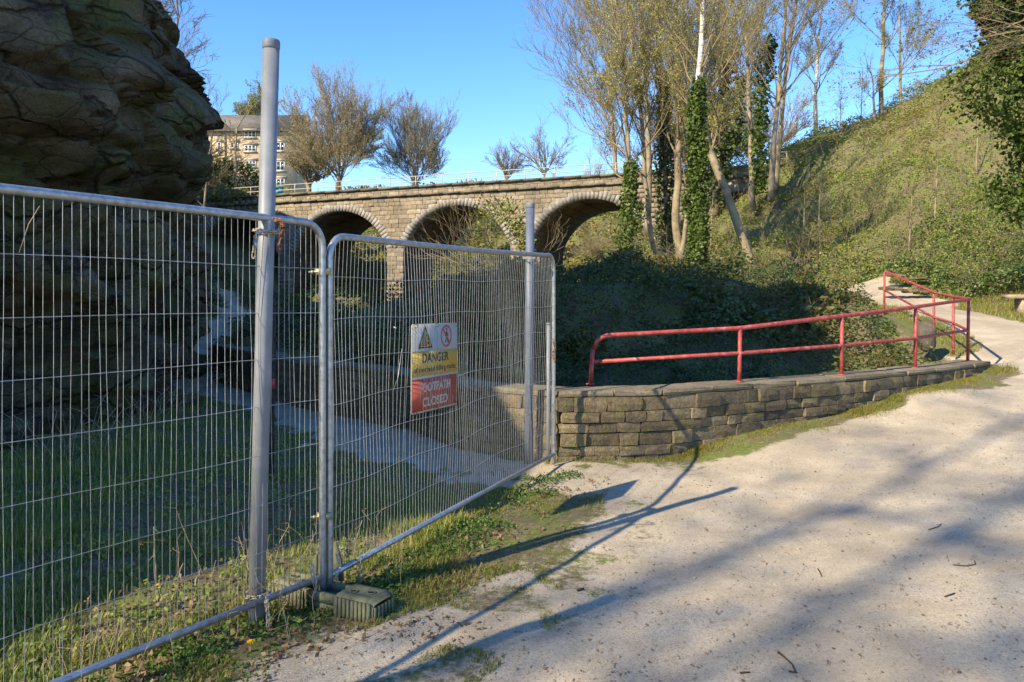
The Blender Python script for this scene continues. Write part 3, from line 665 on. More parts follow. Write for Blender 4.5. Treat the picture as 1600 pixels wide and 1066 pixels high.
for p in POSTS:
    m = MB(rr_.location); a = W(p[0], p[1], p[4]); b = W(p[2], p[3], p[4]); m.tube([a - (0, 0, .05), b], .0235, 12)
    o = m.build('post', M['redpaint'], rr_, True)
    m = MB(rr_.location); q = W(p[0], p[1], p[4]); zz = ZT if p[4] < 12.5 else q[2] + .02
    m.tube([(q[0], q[1], zz - .0), (q[0], q[1], zz + .012)], .05, 10); m.build('collar', M['redpaint'], o)

# ------------------------------------------------------------ bench, boulder, loose stones
wood = simple('weathered_timber', [(.3, (.20, .15, .10)), (.5, (.30, .23, .16)), (.7, (.38, .31, .22))], .8, 14, 40, .004)
by = 18.0; bx = (1600 - 800) / F * by; g0 = gz1(bx, by)
bench = empty('wooden_bench', (bx + .5, by, g0), 'plain timber plank bench on thick legs at the grassy right edge', 'bench')
m = MB(bench.location); m.box((bx + .55, by, g0 + .40), (1.9, .36, .09)); m.build('seat', wood, bench)
for dx in (-.05, 1.15):
    m = MB(bench.location); m.box((bx + dx, by, g0 + .14), (.17, .28, .43)); m.build('leg', wood, bench)
def boulder(name, c, s, seed, mat, label, cat, group=None, parent=None):
    u = np.linspace(0, math.pi, 14); v = np.linspace(0, 2 * math.pi, 20, endpoint=False); U, Vv = np.meshgrid(u, v, indexing='ij')
    d = np.stack((np.sin(U) * np.cos(Vv), np.sin(U) * np.sin(Vv), np.cos(U)), -1).reshape(-1, 3)
    d = np.sign(d) * np.abs(d) ** .75; n = fbm(d[:, 0] * 1.3 + seed, d[:, 1] * 1.3, d[:, 2] * 1.3, o=3, seed=seed)
    p = d * (1 + .22 * n[:, None]) * np.array(s)
    i, j = np.meshgrid(np.arange(13), np.arange(20), indexing='ij'); k = (j + 1) % 20
    f = np.stack((i * 20 + j, i * 20 + 20 + j, i * 20 + 20 + k, i * 20 + k), -1).reshape(-1, 4)
    o = link(name, mesh_of(name, p, [f], mat), parent, tuple(c)); o.rotation_euler = (0, 0, seed)
    return tag(o, label, cat, group) if label else o
M['boulder'] = stone_mat('dark_boulder', [(.12, .10, .08), (.16, .14, .11)], (.09, .10, .03), .3, 2.5, .4)
boulder('boulder', W(1446, 525, 14.0), (.17, .2, .27), 3, M['boulder'], 'upright dark boulder behind the handrail corner', 'rock')
M['slab'] = stone_mat('pale_loose_stone', [(.34, .29, .20), (.28, .24, .17), (.40, .34, .24)], (.12, .13, .04), .4, 2)
r = random.Random(4)
st = empty('stone_ledge', tuple(W(1408, 452, 20.5)), 'small tumbled ledge of pale stones beside the far end of the red handrail', 'stones')
for i in range(13):
    px = r.uniform(1385, 1440); k = int(r.random() * 4); p = W(px, 452 - k * 7 + (px - 1400) * .12, 20.5 + k * .35)
    o = link('stone', r.choice(SV), st); o.location = Vector(p) - Vector(st.location); o.scale = (r.uniform(.22, .45), .35, r.uniform(.05, .10)); o.rotation_euler = (r.uniform(-.1, .1), r.uniform(-.1, .1), r.uniform(-.4, .4))
    o.data = SV[i % 10]

# ------------------------------------------------------------ vegetation
def segs_mesh(name, A, Bp, ra, rb, mat, parent=None, n=3, loc=(0, 0, 0)):
    A = np.asarray(A, float); Bp = np.asarray(Bp, float); ra = np.asarray(ra, float); rb = np.asarray(rb, float)
    vs, fs, off = [], [], 0
    big = ra > np.percentile(ra, 93) if n == 3 else np.ones(len(ra), bool)
    for sel, k in ((~big, 3), (big, 5 if n == 3 else n)):
        if not sel.any(): continue
        a, b, r0, r1 = A[sel], Bp[sel], ra[sel], rb[sel]; d = b - a; L = np.linalg.norm(d, axis=1)[:, None] + 1e-9; d = d / L
        b = b + d * r1[:, None] * .5
        h = np.where(np.abs(d[:, 2:3]) < .9, np.array([[0, 0, 1.]]), np.array([[1., 0, 0]]))
        u = np.cross(d, h); u /= np.linalg.norm(u, axis=1)[:, None]; w = np.cross(d, u); V_ = []
        for p, r_ in ((a, r0), (b, r1)):
            for i in range(k):
                t = 2 * math.pi * i / k; V_.append(p + r_[:, None] * (math.cos(t) * u + math.sin(t) * w))
        V_ = np.stack(V_, 1); m = len(a); base = np.arange(m)[:, None] * 2 * k + off
        q = np.stack([np.concatenate((base + i, base + (i + 1) % k, base + k + (i + 1) % k, base + k + i), 1) for i in range(k)], 1).reshape(-1, 4)
        vs.append(V_.reshape(-1, 3)); fs.append(q); off += m * 2 * k
    return link(name, mesh_of(name, np.concatenate(vs), [np.concatenate(fs)], mat, True), parent, loc if parent is None else None)

def leaves_arrays(C, size, rng, up=.3, aspect=.6, fold=.25, normal=None):
    """folded diamond leaves: 2 triangles sharing the midrib, 4 verts each"""
    n = len(C); size = np.broadcast_to(size, (n,))
    d = rng.normal(size=(n, 3)); d[:, 2] *= .6; d /= np.linalg.norm(d, axis=1)[:, None]
    nn = rng.normal(size=(n, 3)) * .75 + np.array((0, 0, up * 2)) + (0 if normal is None else normal)
    s = np.cross(d, nn); s /= np.linalg.norm(s, axis=1)[:, None] + 1e-9; nn = np.cross(s, d)
    L = size[:, None]; w = L * aspect * .5
    p0 = C; p2 = C + d * L; m = C + d * L * .45
    p1 = m + s * w + nn * w * fold; p3 = m - s * w + nn * w * fold
    V_ = np.stack((p0, p1, p2, p3), 1).reshape(-1, 3); b = np.arange(n)[:, None] * 4
    f = np.concatenate((b + np.array([[0, 1, 2]]), b + np.array([[0, 2, 3]])), 0)
    return V_, f
def leaf_cloud(name, C, size, mat, seed, parent=None, origin=(0, 0, 0), **kw):
    V_, f = leaves_arrays(np.asarray(C, float) - np.array(origin), size, np.random.default_rng(seed), **kw)
    return link(name, mesh_of(name, V_, [f], mat), parent, None if parent is not None else origin)

def bark(name, a, b, c, sc=3): return simple(name, [(.3, a), (.5, b), (.7, c)], .9, sc, 25, .01)
M['bark'] = bark('tan_bark', (.13, .105, .065), (.25, .20, .125), (.35, .29, .19))
M['twig'] = simple('tan_twig', [(.3, (.15, .115, .065)), (.7, (.29, .23, .135))], .9, 1.5)
M['twigfar'] = simple('far_twig', [(.3, (.18, .14, .08)), (.7, (.33, .265, .15))], .9, .5)
M['greytwig'] = simple('grey_twig', [(.3, (.15, .13, .095)), (.7, (.27, .24, .18))], .9, 1)
def birch_mat():
    m, nt, b = newmat('birch_bark', .7, .2); P = objc(nt); mp = N(nt, 'Mapping'); mp.inputs['Scale'].default_value = (1, 1, 5); nt.links.new(P, mp.inputs[0])
    nt.links.new(ramp(nt, noise(nt, 2.2, 5, mp.outputs[0], .7), [(.38, (.07, .06, .05)), (.46, (.50, .46, .40)), (.7, (.66, .62, .56))]), b.inputs['Base Color']); return m
M['birch'] = birch_mat()
M['ivy'] = leaf_mat('ivy_leaf', [(.04, .065, .012), (.085, .13, .024), (.15, .20, .04), (.06, .095, .02)], .5, .25, .2)
M['ivydark'] = leaf_mat('dark_ivy_leaf', [(.025, .04, .011), (.045, .068, .018), (.07, .095, .026)], .55, .15, .2)
M['bud'] = leaf_mat('spring_leaf', [(.20, .22, .05), (.28, .27, .07), (.16, .20, .04), (.26, .20, .07)], .6, .5)
M['budtan'] = leaf_mat('catkin_bud', [(.42, .34, .16), (.48, .40, .20), (.34, .26, .13), (.36, .35, .12)], .7, .4)
M['budgreen'] = leaf_mat('woodland_bud', [(.42, .44, .10), (.38, .40, .09), (.50, .46, .16), (.34, .36, .08)], .7, .45)
M['budred'] = leaf_mat('purple_bud', [(.24, .17, .14), (.20, .15, .11), (.28, .21, .15)], .7, .4)
M['bramble'] = leaf_mat('bramble_leaf', [(.035, .065, .018), (.06, .11, .028), (.09, .15, .04), (.075, .08, .03), (.12, .10, .05)], .5, .25, .3, (1.6, .9, .6), .35)
M['scrub'] = leaf_mat('hillside_scrub_leaf', [(.11, .17, .03), (.19, .27, .045), (.28, .34, .065), (.31, .25, .10), (.15, .23, .04), (.36, .32, .12)], .6, .35, .2, (1.2, .80, .62), .22)
M['ivybank'] = leaf_mat('bank_ivy_leaf', [(.05, .09, .02), (.11, .17, .04), (.18, .24, .06), (.24, .24, .09)], .4, .2, .35)
M['grassm'] = leaf_mat('grass_blade', [(.12, .19, .03), (.20, .28, .05), (.27, .34, .07), (.34, .30, .14), (.16, .23, .04)], .55, .4, .25, (1.4, 1.15, .9), 1.2)
M['grasslit'] = leaf_mat('sunlit_grass_blade', [(.15, .19, .025), (.22, .25, .035), (.29, .28, .05), (.32, .27, .11), (.17, .21, .03)], .55, .4, .25, (1.15, .95, .9), 1.5)  # grass blade copy with the sunlit yellow put into its colours
M['weed'] = leaf_mat('weed_leaf', [(.06, .12, .02), (.10, .18, .03), (.14, .22, .04)], .5, .35)
M['dead'] = leaf_mat('dead_leaf', [(.20, .12, .06), (.30, .19, .10), (.13, .08, .045), (.36, .27, .17)], .8, .25)
M['bstem'] = simple('bramble_stem', [(.3, (.07, .05, .03)), (.7, (.16, .11, .07))], .8, 6)
M['stalk'] = simple('dry_stalk', [(.3, (.22, .17, .10)), (.7, (.40, .33, .21))], .9, 8)

def branch_tree(seed, starts, levels=4, spread=.55, up=.25, kids=(6, 5, 5, 4), shrink=.55, wob=.22, minr=.008, rshrink=.5, segn=4, limit=26000):
    """starts: list of (point, direction, length, radius). returns segment arrays and tips"""
    rng = random.Random(seed); A, B_, r0, r1, tips = [], [], [], [], []
    stack = [(Vector(p), Vector(d).normalized(), L, r_, 0) for p, d, L, r_ in starts]
    G = rng.gauss
    while stack:
        p, d, L, r_, lv = stack.pop(0)
        if len(A) > limit: break
        k = segn if lv < 3 else 2; pts = [p.copy()]; rs = [r_]; dirs = [d.copy()]
        for i in range(k):
            d = Vector((d.x + G(0, wob), d.y + G(0, wob), d.z + G(0, wob * .7) + up * .35)).normalized()
            q = p + d * (L / k); ri = max(minr * .6, r_ * (1 - .72 * (i + 1) / k))
            A.append(tuple(p)); B_.append(tuple(q)); r0.append(rs[-1]); r1.append(ri); p = q; pts.append(q.copy()); rs.append(ri); dirs.append(d.copy())
        tips.append(tuple(p))
        if lv < levels - 1:
            nk = kids[lv]; 
            for c in range(nk):
                t = .22 + .78 * (c + rng.random()) / nk; i = min(k - 1, int(t * k)); f = t * k - i
                q = pts[i].lerp(pts[i + 1], f); dd = dirs[i + 1]
                ax = Vector((G(0, 1), G(0, 1), G(0, 1))); ax = (ax - dd * ax.dot(dd)).normalized()
                nd = (dd * math.cos(spread) + ax * math.sin(spread) * rng.uniform(.6, 1.3) + Vector((0, 0, up * .5))).normalized()
                stack.append((q, nd, L * shrink * rng.uniform(.7, 1.25) * (1.15 - .4 * t), max(minr, rs[i] * rshrink), lv + 1))
    return np.array(A), np.array(B_), np.array(r0), np.array(r1), np.array(tips)

def ivy_on(poly, rad, dens, size, seed, mat, parent, origin, name='ivy', shape=None):
    P = np.array(poly, float); rng = np.random.default_rng(seed); s = np.concatenate(([0], np.cumsum(np.linalg.norm(np.diff(P, axis=0), axis=1))))
    n = int(dens * s[-1]); q = rng.random(n) * s[-1]; c = np.stack([np.interp(q, s, P[:, i]) for i in range(3)], -1)
    rr0 = np.interp(q, s, np.linspace(1, .55, len(P)) if shape is None else shape) * rad
    a = rng.random(n) * 2 * math.pi; rr0 = rr0 * np.clip(.78 + 1.0 * vnoise(np.cos(a) * 1.6 + 5, np.sin(a) * 1.6 + 5, q * 1.7, seed=seed) + .55 * rng.random(n) ** 3, .3, 2.2)
    c += np.stack((np.cos(a) * rr0, np.sin(a) * rr0, rng.normal(size=n) * .1), -1); nrm = np.stack((np.cos(a), np.sin(a), 0 * a), -1) * 1.4
    return leaf_cloud(name, c, size * (.7 + .6 * rng.random(n)), mat, seed, parent, origin, up=.1, aspect=.85, normal=nrm)

wood_g = 'bare trees on the bank right of the viaduct'
def tree(name, pts, r0, label, starts=None, seed=1, bark='bark', twig='twig', buds=None, bsize=.05, ndens=1, ivy=None, cat='tree', group=None, rt=.5, crown=True, **kw):
    """pts: trunk world points bottom to top"""
    P = np.array(pts, float); o = P[0].copy(); r0 = r0 * (.78 if group == wood_g else 1)
    t = empty(name, tuple(o), label, cat, group)
    Pc = catmull(P, 6) if len(P) > 2 else P
    if Pc.shape[1] == 3:
        m = MB(o); n = len(Pc); rad = r0 * np.linspace(1, rt, n); rad[0] *= 1.25
        Pc = Pc + np.stack((vnoise(np.arange(n) * .6, np.full(n, seed * 1.0), seed=seed), vnoise(np.arange(n) * .6, np.full(n, seed + 9.0), seed=seed), np.zeros(n)), -1) * r0 * .25
        Pc[0, 2] -= .25; m.tube(Pc, rad, 9); m.build('trunk', M[bark], t, True)
    if crown:
        if starts is None:
            rg = random.Random(seed); starts = []; n = len(Pc)
            for i in range(kw.pop('limbs', 9)):
                f = rg.uniform(kw.get('lo', .45), 1.0); k = min(n - 2, int(f * (n - 1))); a = rg.uniform(0, 6.283); el = rg.uniform(.9, 2.2)
                starts.append((Pc[k], (math.cos(a), math.sin(a), el), kw.get('L', 4) * rg.uniform(.6, 1.1) * (1.25 - .5 * f), r0 * .27))
            starts.append((Pc[-1], tuple(Pc[-1] - Pc[-3]), kw.get('L', 4) * 1.1, r0 * rt))
        kw.pop('lo', None); kw.pop('L', None); kw.pop('limbs', None)
        A, B_, ra, rb, tips = branch_tree(seed, starts, **kw)
        segs_mesh('branches', A - o, B_ - o, ra, rb, M[twig], t)
        if buds:
            rng = np.random.default_rng(seed); k = int(len(B_) * ndens); ix = rng.integers(len(B_) // 6, len(B_), k); f = rng.random((k, 1))
            C = A[ix] * (1 - f) + B_[ix] * f + rng.normal(size=(k, 3)) * bsize * .6
            leaf_cloud('young_leaves', C, bsize * (.6 + .8 * rng.random(k)), M[buds], seed + 5, t, o)
    if ivy:
        for iv in ivy: ivy_on(*iv[:5], M[iv[5]], t, o, shape=iv[6] if len(iv) > 6 else None)
    return t
def copy_thing(o, loc, rz, s, label=None, cat=None):
    c = o.copy(); COL.objects.link(c); c.location = loc; c.rotation_euler = (0, 0, rz); c.scale = (s, s, s)
    if label: c['label'] = label
    for ch in list(o.children):
        d = ch.copy(); COL.objects.link(d); d.parent = c
    return c

def vase(px, py, Y, n, L, r, seed, lean=.45, h0=1.2):
    b = W(px, py, Y); rg = random.Random(seed); st = []
    for i in range(n):
        a = 6.283 * i / n + rg.uniform(-.3, .3); k = rg.uniform(.1, lean)
        st.append((b + np.array((0, 0, h0 * rg.uniform(.3, 1.2))), (math.cos(a) * k, math.sin(a) * k, 1), L * rg.uniform(.75, 1.05), r * .6))
        a += .3; st.append((b + np.array((0, 0, h0 * rg.uniform(.5, 2.5))), (math.cos(a) * 1.5, math.sin(a) * 1.5, .75), L * rg.uniform(.45, .7), r * .35))
    return b, st
# two large bare trees above the viaduct
b, st = vase(530, 300, 66, 22, 7.2, .085, 3, .62, 1.0)
tree('bare_tree', [b - (0, 0, 4), b, b + (0, 0, 1.4)], .4, 'broad tan bare tree with upswept twigs, left of the pair above the viaduct', st, 3, twig='twigfar', buds='budtan', bsize=.10, ndens=1.0, wob=.13, levels=4, spread=.5, up=.22, kids=(9, 7, 6, 4), shrink=.48, minr=.012, limit=31000)
b, st = vase(648, 300, 68, 20, 6.2, .08, 8, .60, 1.0)
tree('bare_tree', [b - (0, 0, 4), b, b + (0, 0, 1.6)], .34, 'rounded greyish bare tree, right of the pair above the viaduct', st, 8, twig='greytwig', buds='budtan', bsize=.085, ndens=.7, wob=.13, levels=4, spread=.5, up=.22, kids=(9, 7, 6, 3), shrink=.48, minr=.012, limit=25000)
b, st = vase(482, 302, 72, 10, 4.4, .12, 18, .75, .8)
tree('bushy_tree', [b - (0, 0, 4), b, b + (0, 0, 1.2)], .3, 'ochre bushy tree against the mill wall beside the grey post', st, 18, twig='twigfar', buds='budtan', bsize=.14, ndens=.6, levels=4, spread=.5, up=.28, kids=(8, 8, 7, 3), shrink=.5, minr=.013, limit=12000)
b, st = vase(405, 215, 150, 8, 7.5, .2, 28, .8)
tree('leafing_tree', [b - (0, 0, 6), b, b + (0, 0, 1.2)], .4, 'yellow green tree showing above the mill roof', st, 28, twig='twigfar', buds='bud', bsize=.35, ndens=1.5, levels=3, spread=.55, up=.2, kids=(8, 7, 5), shrink=.5, minr=.03, limit=4000)
b, st = vase(368, 305, 60, 5, 3.6, .1, 38, .8)
tree('thin_tree', [b - (0, 0, 2), b, b + (0, 0, 2.6), b + (.1, 0, 5.2)], .13, 'thin pale bare tree in front of the left end of the mill', None, 38, twig='twigfar', levels=3, L=2.4, limbs=9, lo=.2, spread=.6, up=.1, kids=(6, 5, 4), minr=.02, limit=2500)
for (px, py, Y, s, lab) in ((850, 285, 110, 6.6, 'faint purple bare tree on the skyline right of the handrail middle'), (790, 292, 112, 4.6, 'low rounded bare tree on the skyline left of the purple one')):
    b, st = vase(px, py, Y, 7, s, .2, px, .7)
    tree('distant_tree', [b - (0, 0, 6), b, b + (0, 0, 1)], .25, lab, st, px, twig='twigfar', buds='budred', bsize=.10, ndens=.9, levels=4, spread=.5, up=.2, kids=(7, 7, 5, 3), shrink=.5, minr=.012, limit=5000)
# faint trees on the cliff top
def top_of_cliff(px, Y):
    x = (px - 800) / F * Y; d = (CLX - x) ** 2 + (CLY - Y) ** 2; d[:, :150] += 30
    i = np.unravel_index(np.argmin(d), d.shape); return CLX[i], CLY[i], CLZ[i]
for (px, Y, h, lab, sd_) in ((262, 21, 5.6, 'slender bare sapling rising from the cliff ledge', 51), (215, 24, 7.0, 'tall bare tree behind the top corner of the cliff', 52), (318, 27, 4.5, 'small twiggy tree low behind the cliff nose', 53)):
    x = (px - 800) / F * Y; z0 = {51: 5.6, 52: 5.4, 53: 4.2}[sd_]; b = np.array((x, Y, z0))
    tree('bare_sapling', [b - (0, 0, 1.5), b, b + (.1, 0, h * .35), b + (.25, .1, h * .7)], .06, lab, None, sd_, twig='greytwig', levels=4, L=h * .36, limbs=9, lo=.3, spread=.55, up=.15, kids=(6, 5, 4, 3), minr=.006, limit=6000)

# woodland group right of the viaduct
def tp(*q): return [W(*p) for p in q]
wood_g = 'bare trees on the bank right of the viaduct'
K = dict(levels=4, spread=.42, up=.26, kids=(6, 6, 5, 3), shrink=.58, wob=.16, minr=.006, buds='budgreen', bsize=.075, ndens=.8, limit=9000, group=wood_g)
tree('ivy_clad_tree', tp((987, 430, 29), (985, 330, 29), (982, 240, 29), (975, 120, 29)), .17, 'slim tree with light ivy at the right end of the viaduct', None, 61, L=3.6, limbs=10, lo=.5,
     ivy=[(tp((986, 405, 28.9), (985, 330, 28.9), (982, 255, 28.9)), .36, 620, .12, 1, 'ivy')], **K)
tree('bare_tree', tp((1052, 402, 30), (1022, 388, 30), (1010, 300, 30), (1003, 190, 30), (985, 60, 30)), .16, 'slender smooth tree curving out at its foot beside the viaduct end', None, 62, L=4.2, limbs=10, lo=.5, **K)
tree('ivy_clad_tree', tp((1042, 395, 31), (1038, 300, 31), (1036, 180, 31), (1030, 60, 31)), .2, 'dark ivy clad trunk between two smooth slender trunks', None, 63, L=4.4, limbs=8, lo=.5,
     ivy=[(tp((1042, 390, 31), (1038, 280, 31), (1036, 120, 31)), .42, 420, .13, 2, 'ivydark')], **K)
tree('bare_tree', tp((1062, 404, 29.5), (1057, 330, 29.5), (1062, 200, 29.5), (1056, 60, 29.5), (1058, -60, 29.5)), .22, 'tall straight tan trunk left of the big ivy column', None, 64, L=4.6, limbs=10, lo=.45, **K)
tree('bare_tree', tp((1064, 405, 29.2), (1072, 350, 29.2), (1078, 270, 29.2), (1090, 120, 29.2)), .13, 'thin forked stem joined at the foot of the tall straight trunk', None, 65, L=3.2, limbs=7, lo=.5, **K)
tree('ivy_clad_tree', tp((1090, 440, 24), (1090, 330, 24), (1087, 200, 24), (1095, 80, 24), (1098, -60, 24)), .17, 'big trunk wrapped in bright ivy with pale bark showing at the top', None, 66, bark='birch', L=3.0, limbs=11, lo=.6,
     ivy=[(tp((1090, 436, 24), (1090, 330, 24), (1087, 200, 24), (1090, 130, 24)), .27, 1600, .105, 3, 'ivy', (.95, 1.0, .85, .6))], **K)
tree('leaning_tree', tp((1182, 432, 25), (1150, 345, 25.2), (1118, 260, 25.5), (1098, 208, 25.7)), .19, 'thick bare trunk leaning left across the bank', None, 67, L=2.4, limbs=4, lo=.8, rt=.8, **dict(K, limit=2500))
tree('bare_tree', tp((1176, 322, 38), (1173, 240, 38), (1170, 150, 38), (1165, 40, 38)), .2, 'straight trunk with an ivy strand up its right side on the slope', None, 68, L=5, limbs=10, lo=.4,
     ivy=[(tp((1186, 300, 37.9), (1184, 220, 37.9), (1190, 130, 37.9)), .4, 300, .16, 4, 'ivy'), (tp((1190, 130, 37.9), (1205, 60, 37.9)), .5, 300, .16, 5, 'ivydark')], **K)
tree('bare_tree', tp((1204, 306, 37), (1210, 230, 37), (1217, 140, 37), (1228, 20, 37)), .19, 'left of twin smooth trunks standing close together on the slope', None, 69, L=5, limbs=10, lo=.4, **K)
tree('bare_tree', tp((1212, 290, 38), (1222, 180, 38), (1232, 80, 38), (1250, -30, 38)), .17, 'right of twin smooth trunks standing close together on the slope', None, 70, L=5, limbs=10, lo=.4, **K)
tree('bare_tree', tp((1012, 360, 40), (1014, 240, 40), (1005, 100, 40), (1000, 0, 40)), .22, 'trunk set back behind the viaduct end with spreading crown', None, 71, L=6, limbs=14, lo=.3, **dict(K, limit=12000, minr=.012))
tree('ivy_clad_tree', tp((1120, 330, 42), (1125, 220, 42), (1132, 100, 42), (1130, 10, 42)), .25, 'ivy draped tree set back behind the leaning trunk', None, 72, L=5.5, limbs=12, lo=.3,
     ivy=[(tp((1121, 320, 41.9), (1125, 200, 41.9), (1135, 60, 41.9)), 1.0, 300, .2, 6, 'ivydark', (.4, .6, .5)), (tp((1150, 240, 41.8), (1158, 120, 41.8)), .5, 200, .2, 7, 'ivy')], **dict(K, limit=12000, minr=.012))
tree('bare_tree', tp((965, 300, 52), (955, 180, 52), (948, 60, 52)), .22, 'wide crowned tree spreading out over the viaduct parapet', None, 73, L=7.5, limbs=16, lo=.25, **dict(K, limit=14000, minr=.013, spread=.6))
tree('birch_tree', tp((1274, 233, 47), (1274, 150, 47), (1279, 55, 47)), .15, 'white stemmed birch on the skyline', None, 74, bark='birch', L=2.6, limbs=8, lo=.5, **dict(K, limit=2500, buds='budred', group=None))
tree('thin_tree', tp((1377, 222, 41), (1377, 140, 41), (1380, 50, 41), (1382, -30, 41)), .14, 'thin pale trunk on the ridge, taller of two side by side', None, 75, L=3.4, limbs=9, lo=.35, **dict(K, limit=4500, group=None))
tree('thin_tree', tp((1370, 232, 40.5), (1366, 170, 40.5), (1364, 130, 40.5)), .08, 'short thin stem on the ridge beside the taller pale trunk', None, 76, L=1.5, limbs=5, lo=.5, **dict(K, limit=900, group=None))
tree('thin_tree', tp((1407, 172, 41), (1407, 110, 41), (1405, 30, 41)), .09, 'slim trunk near the top of the ridge', None, 77, L=2.6, limbs=7, lo=.4, **dict(K, limit=2500, buds='bud', group=None))
# distant wood behind, one prototype copied
b = W(1120, 330, 60); b, st = vase(1120, 300, 60, 8, 6.5, .2, 81, .6)
pr = tree('background_tree', [b - (0, 0, 4), b, b + (0, 0, 2)], .25, 'hazy bare tree deep in the wood behind the ivy clad trunks', st, 81, twig='twigfar', buds='budtan', bsize=.12, ndens=.35, levels=4, spread=.5, up=.2, kids=(6, 6, 4, 3), shrink=.55, minr=.014, limit=7000, group='bare trees deep in the wood')
for i, (px, py, Y, s) in enumerate(((1040, 310, 58, .9), (1190, 290, 60, .95), (1085, 300, 75, 1.1), (925, 310, 75, .6), (1300, 260, 66, .5))):
    copy_thing(pr, tuple(W(px, py, Y) - np.array((0, 0, 4))), i * 1.3, s, ['hazy bare tree deep in the wood straight behind the slender trunks', 'hazy bare tree deep in the wood behind the twin smooth trunks', 'tallest and farthest hazy tree behind the ivy column', 'small hazy tree rising over the right end of the viaduct parapet', 'small hazy tree below the white birch on the skyline'][i])
# big ivy tree at the right edge
o_ = tp((1650, 445, 17.5), (1640, 240, 17.5), (1622, 120, 17.5), (1605, 0, 17.5), (1595, -120, 17.5))
o_[0][2] = gz1(o_[0][0], 17.5) - .1
tree('ivy_clad_tree', o_, .24, 'large tree smothered in glossy ivy at the right edge with fresh yellow green leaves', None, 91, L=3.8, limbs=13, lo=.5, levels=4, spread=.55, up=.08, kids=(7, 6, 5, 4), shrink=.55, minr=.006, buds='bud', bsize=.07, ndens=1.0, limit=11000, twig='twig',
     ivy=[(tp((1648, 400, 17.4), (1640, 240, 17.4), (1622, 120, 17.4), (1600, -40, 17.4)), .95, 3000, .10, 8, 'ivy', (.45, .95, 1.0, 1.1)), (tp((1575, 90, 17.2), (1545, -10, 17)), .45, 1800, .09, 9, 'ivydark')])
b = np.array((13.0, 13.5, gz1(13, 13.5)))
tree('leafing_tree', [b, b + (-.3, 0, 3), b + (-1.0, .3, 6.5)], .22, 'tree standing just outside the right edge whose leafing boughs reach across the sky', [(b + (-.75, .2, 5.4), (-1, .25, .35), 5.2, .035), (b + (-.85, .25, 5.9), (-1, .5, .3), 5.4, .035), (b + (-.98, .3, 6.4), (-1, 0, .35), 5.2, .04), (b + (-.8, .22, 5.7), (-.7, .9, .4), 4.6, .03)], 93,
     levels=4, spread=.5, up=.03, kids=(8, 7, 6, 4), shrink=.48, minr=.003, buds='bud', bsize=.05, ndens=1.1, limit=9000)
# trees out of frame behind-left that throw the soft shadows on the gravel
b = np.array((-15.7, -9.4, 4.0))
sh = tree('bare_tree', [b - (0, 0, 1.5), b, b + (.1, 0, 8), b + (.2, .1, 16.5)], .08, 'tall slim bare tree on the low cliff top behind the camera', None, 95, L=3.6, limbs=12, lo=.64, levels=3, spread=.6, up=.0, kids=(5, 4, 3), shrink=.55, minr=.012, buds='budtan', bsize=.13, ndens=.5, limit=1500)
copy_thing(sh, (-16.7, -11.6, 3.8), 2.0, 1.03, 'middle one of the tall slim bare trees behind the camera')
copy_thing(sh, (-17.5, -13.6, 3.4), 4.2, 1.08, 'tall slim bare tree behind the camera, farthest back')

# shrubs by the arches and behind
def bush(name, c, rad, n, size, mat, seed, label, cat='shrub', twigs=300, group=None):
    c = np.array(c, float); rad = np.array(rad, float); rng = np.random.default_rng(seed); g = c - (0, 0, rad[2])
    t = empty(name, tuple(g), label, cat, group)
    d = rng.normal(size=(n, 3)); d /= np.linalg.norm(d, axis=1)[:, None]
    rr = (.55 + .5 * rng.random(n) ** .6) * (1 + .38 * fbm(d[:, 0] * 1.8 + seed, d[:, 1] * 1.8, d[:, 2] * 1.8, o=3, seed=seed))
    leaf_cloud('foliage', c + d * rad * rr[:, None], size * (.6 + .8 * rng.random(n)), M[mat], seed, t, g)
    A, B_, ra, rb, _ = branch_tree(seed, [(g, (rng.normal() * .5, rng.normal() * .5, 1), rad[2] * 1.9, .05) for _ in range(7)], levels=3, spread=.5, up=.2, kids=(6, 5, 3), minr=.008, limit=twigs * 4)
    segs_mesh('stems', A - g, B_ - g, ra, rb, M['twig'], t); return t
bush('leafy_shrub', W(785, 385, 38), (1.5, 1.3, 2.2), 3200, .16, 'scrub', 5, 'upright grey green shrub growing before the right leg of the second arch', twigs=500)
bush('yellow_shrub', W(722, 428, 40), (1.3, 1.0, 1.1), 2600, .14, 'bud', 6, 'bright yellow green shrub lit by sun at the foot of the second arch')
bush('round_shrub', W(562, 416, 76), (3.4, 2.6, 3.6), 7000, .24, 'scrub', 7, 'large olive shrub seen through the first arch')
bush('round_shrub', W(700, 415, 76), (2.6, 2.6, 3.0), 4000, .24, 'scrub', 17, 'olive shrub behind the second arch, half hidden by its pier')
bush('dark_shrub', W(358, 286, 64), (2.5, 3.0, 1.6), 4500, .24, 'ivydark', 9, 'large dark evergreen mass below the mill windows')
bush('dark_shrub', W(322, 285, 60), (2.4, 2.6, 2.6), 4000, .22, 'ivydark', 10, 'dark evergreen mass between the cliff nose and the mill')
bush('low_hedge', W(350, 303, 56), (1.8, .8, .4), 1500, .14, 'bud', 11, 'low yellow green plant fringe along the left parapet', cat='plants')
bush('low_hedge', W(590, 312, 64), (9, 1.4, .8), 9000, .22, 'scrub', 12, 'scrubby hedge line at the foot of the pair of bare trees', cat='hedge')
bush('low_hedge', W(735, 304, 62), (5, 1.4, .8), 5000, .22, 'scrub', 13, 'low scrub behind the middle of the viaduct handrail', cat='hedge')

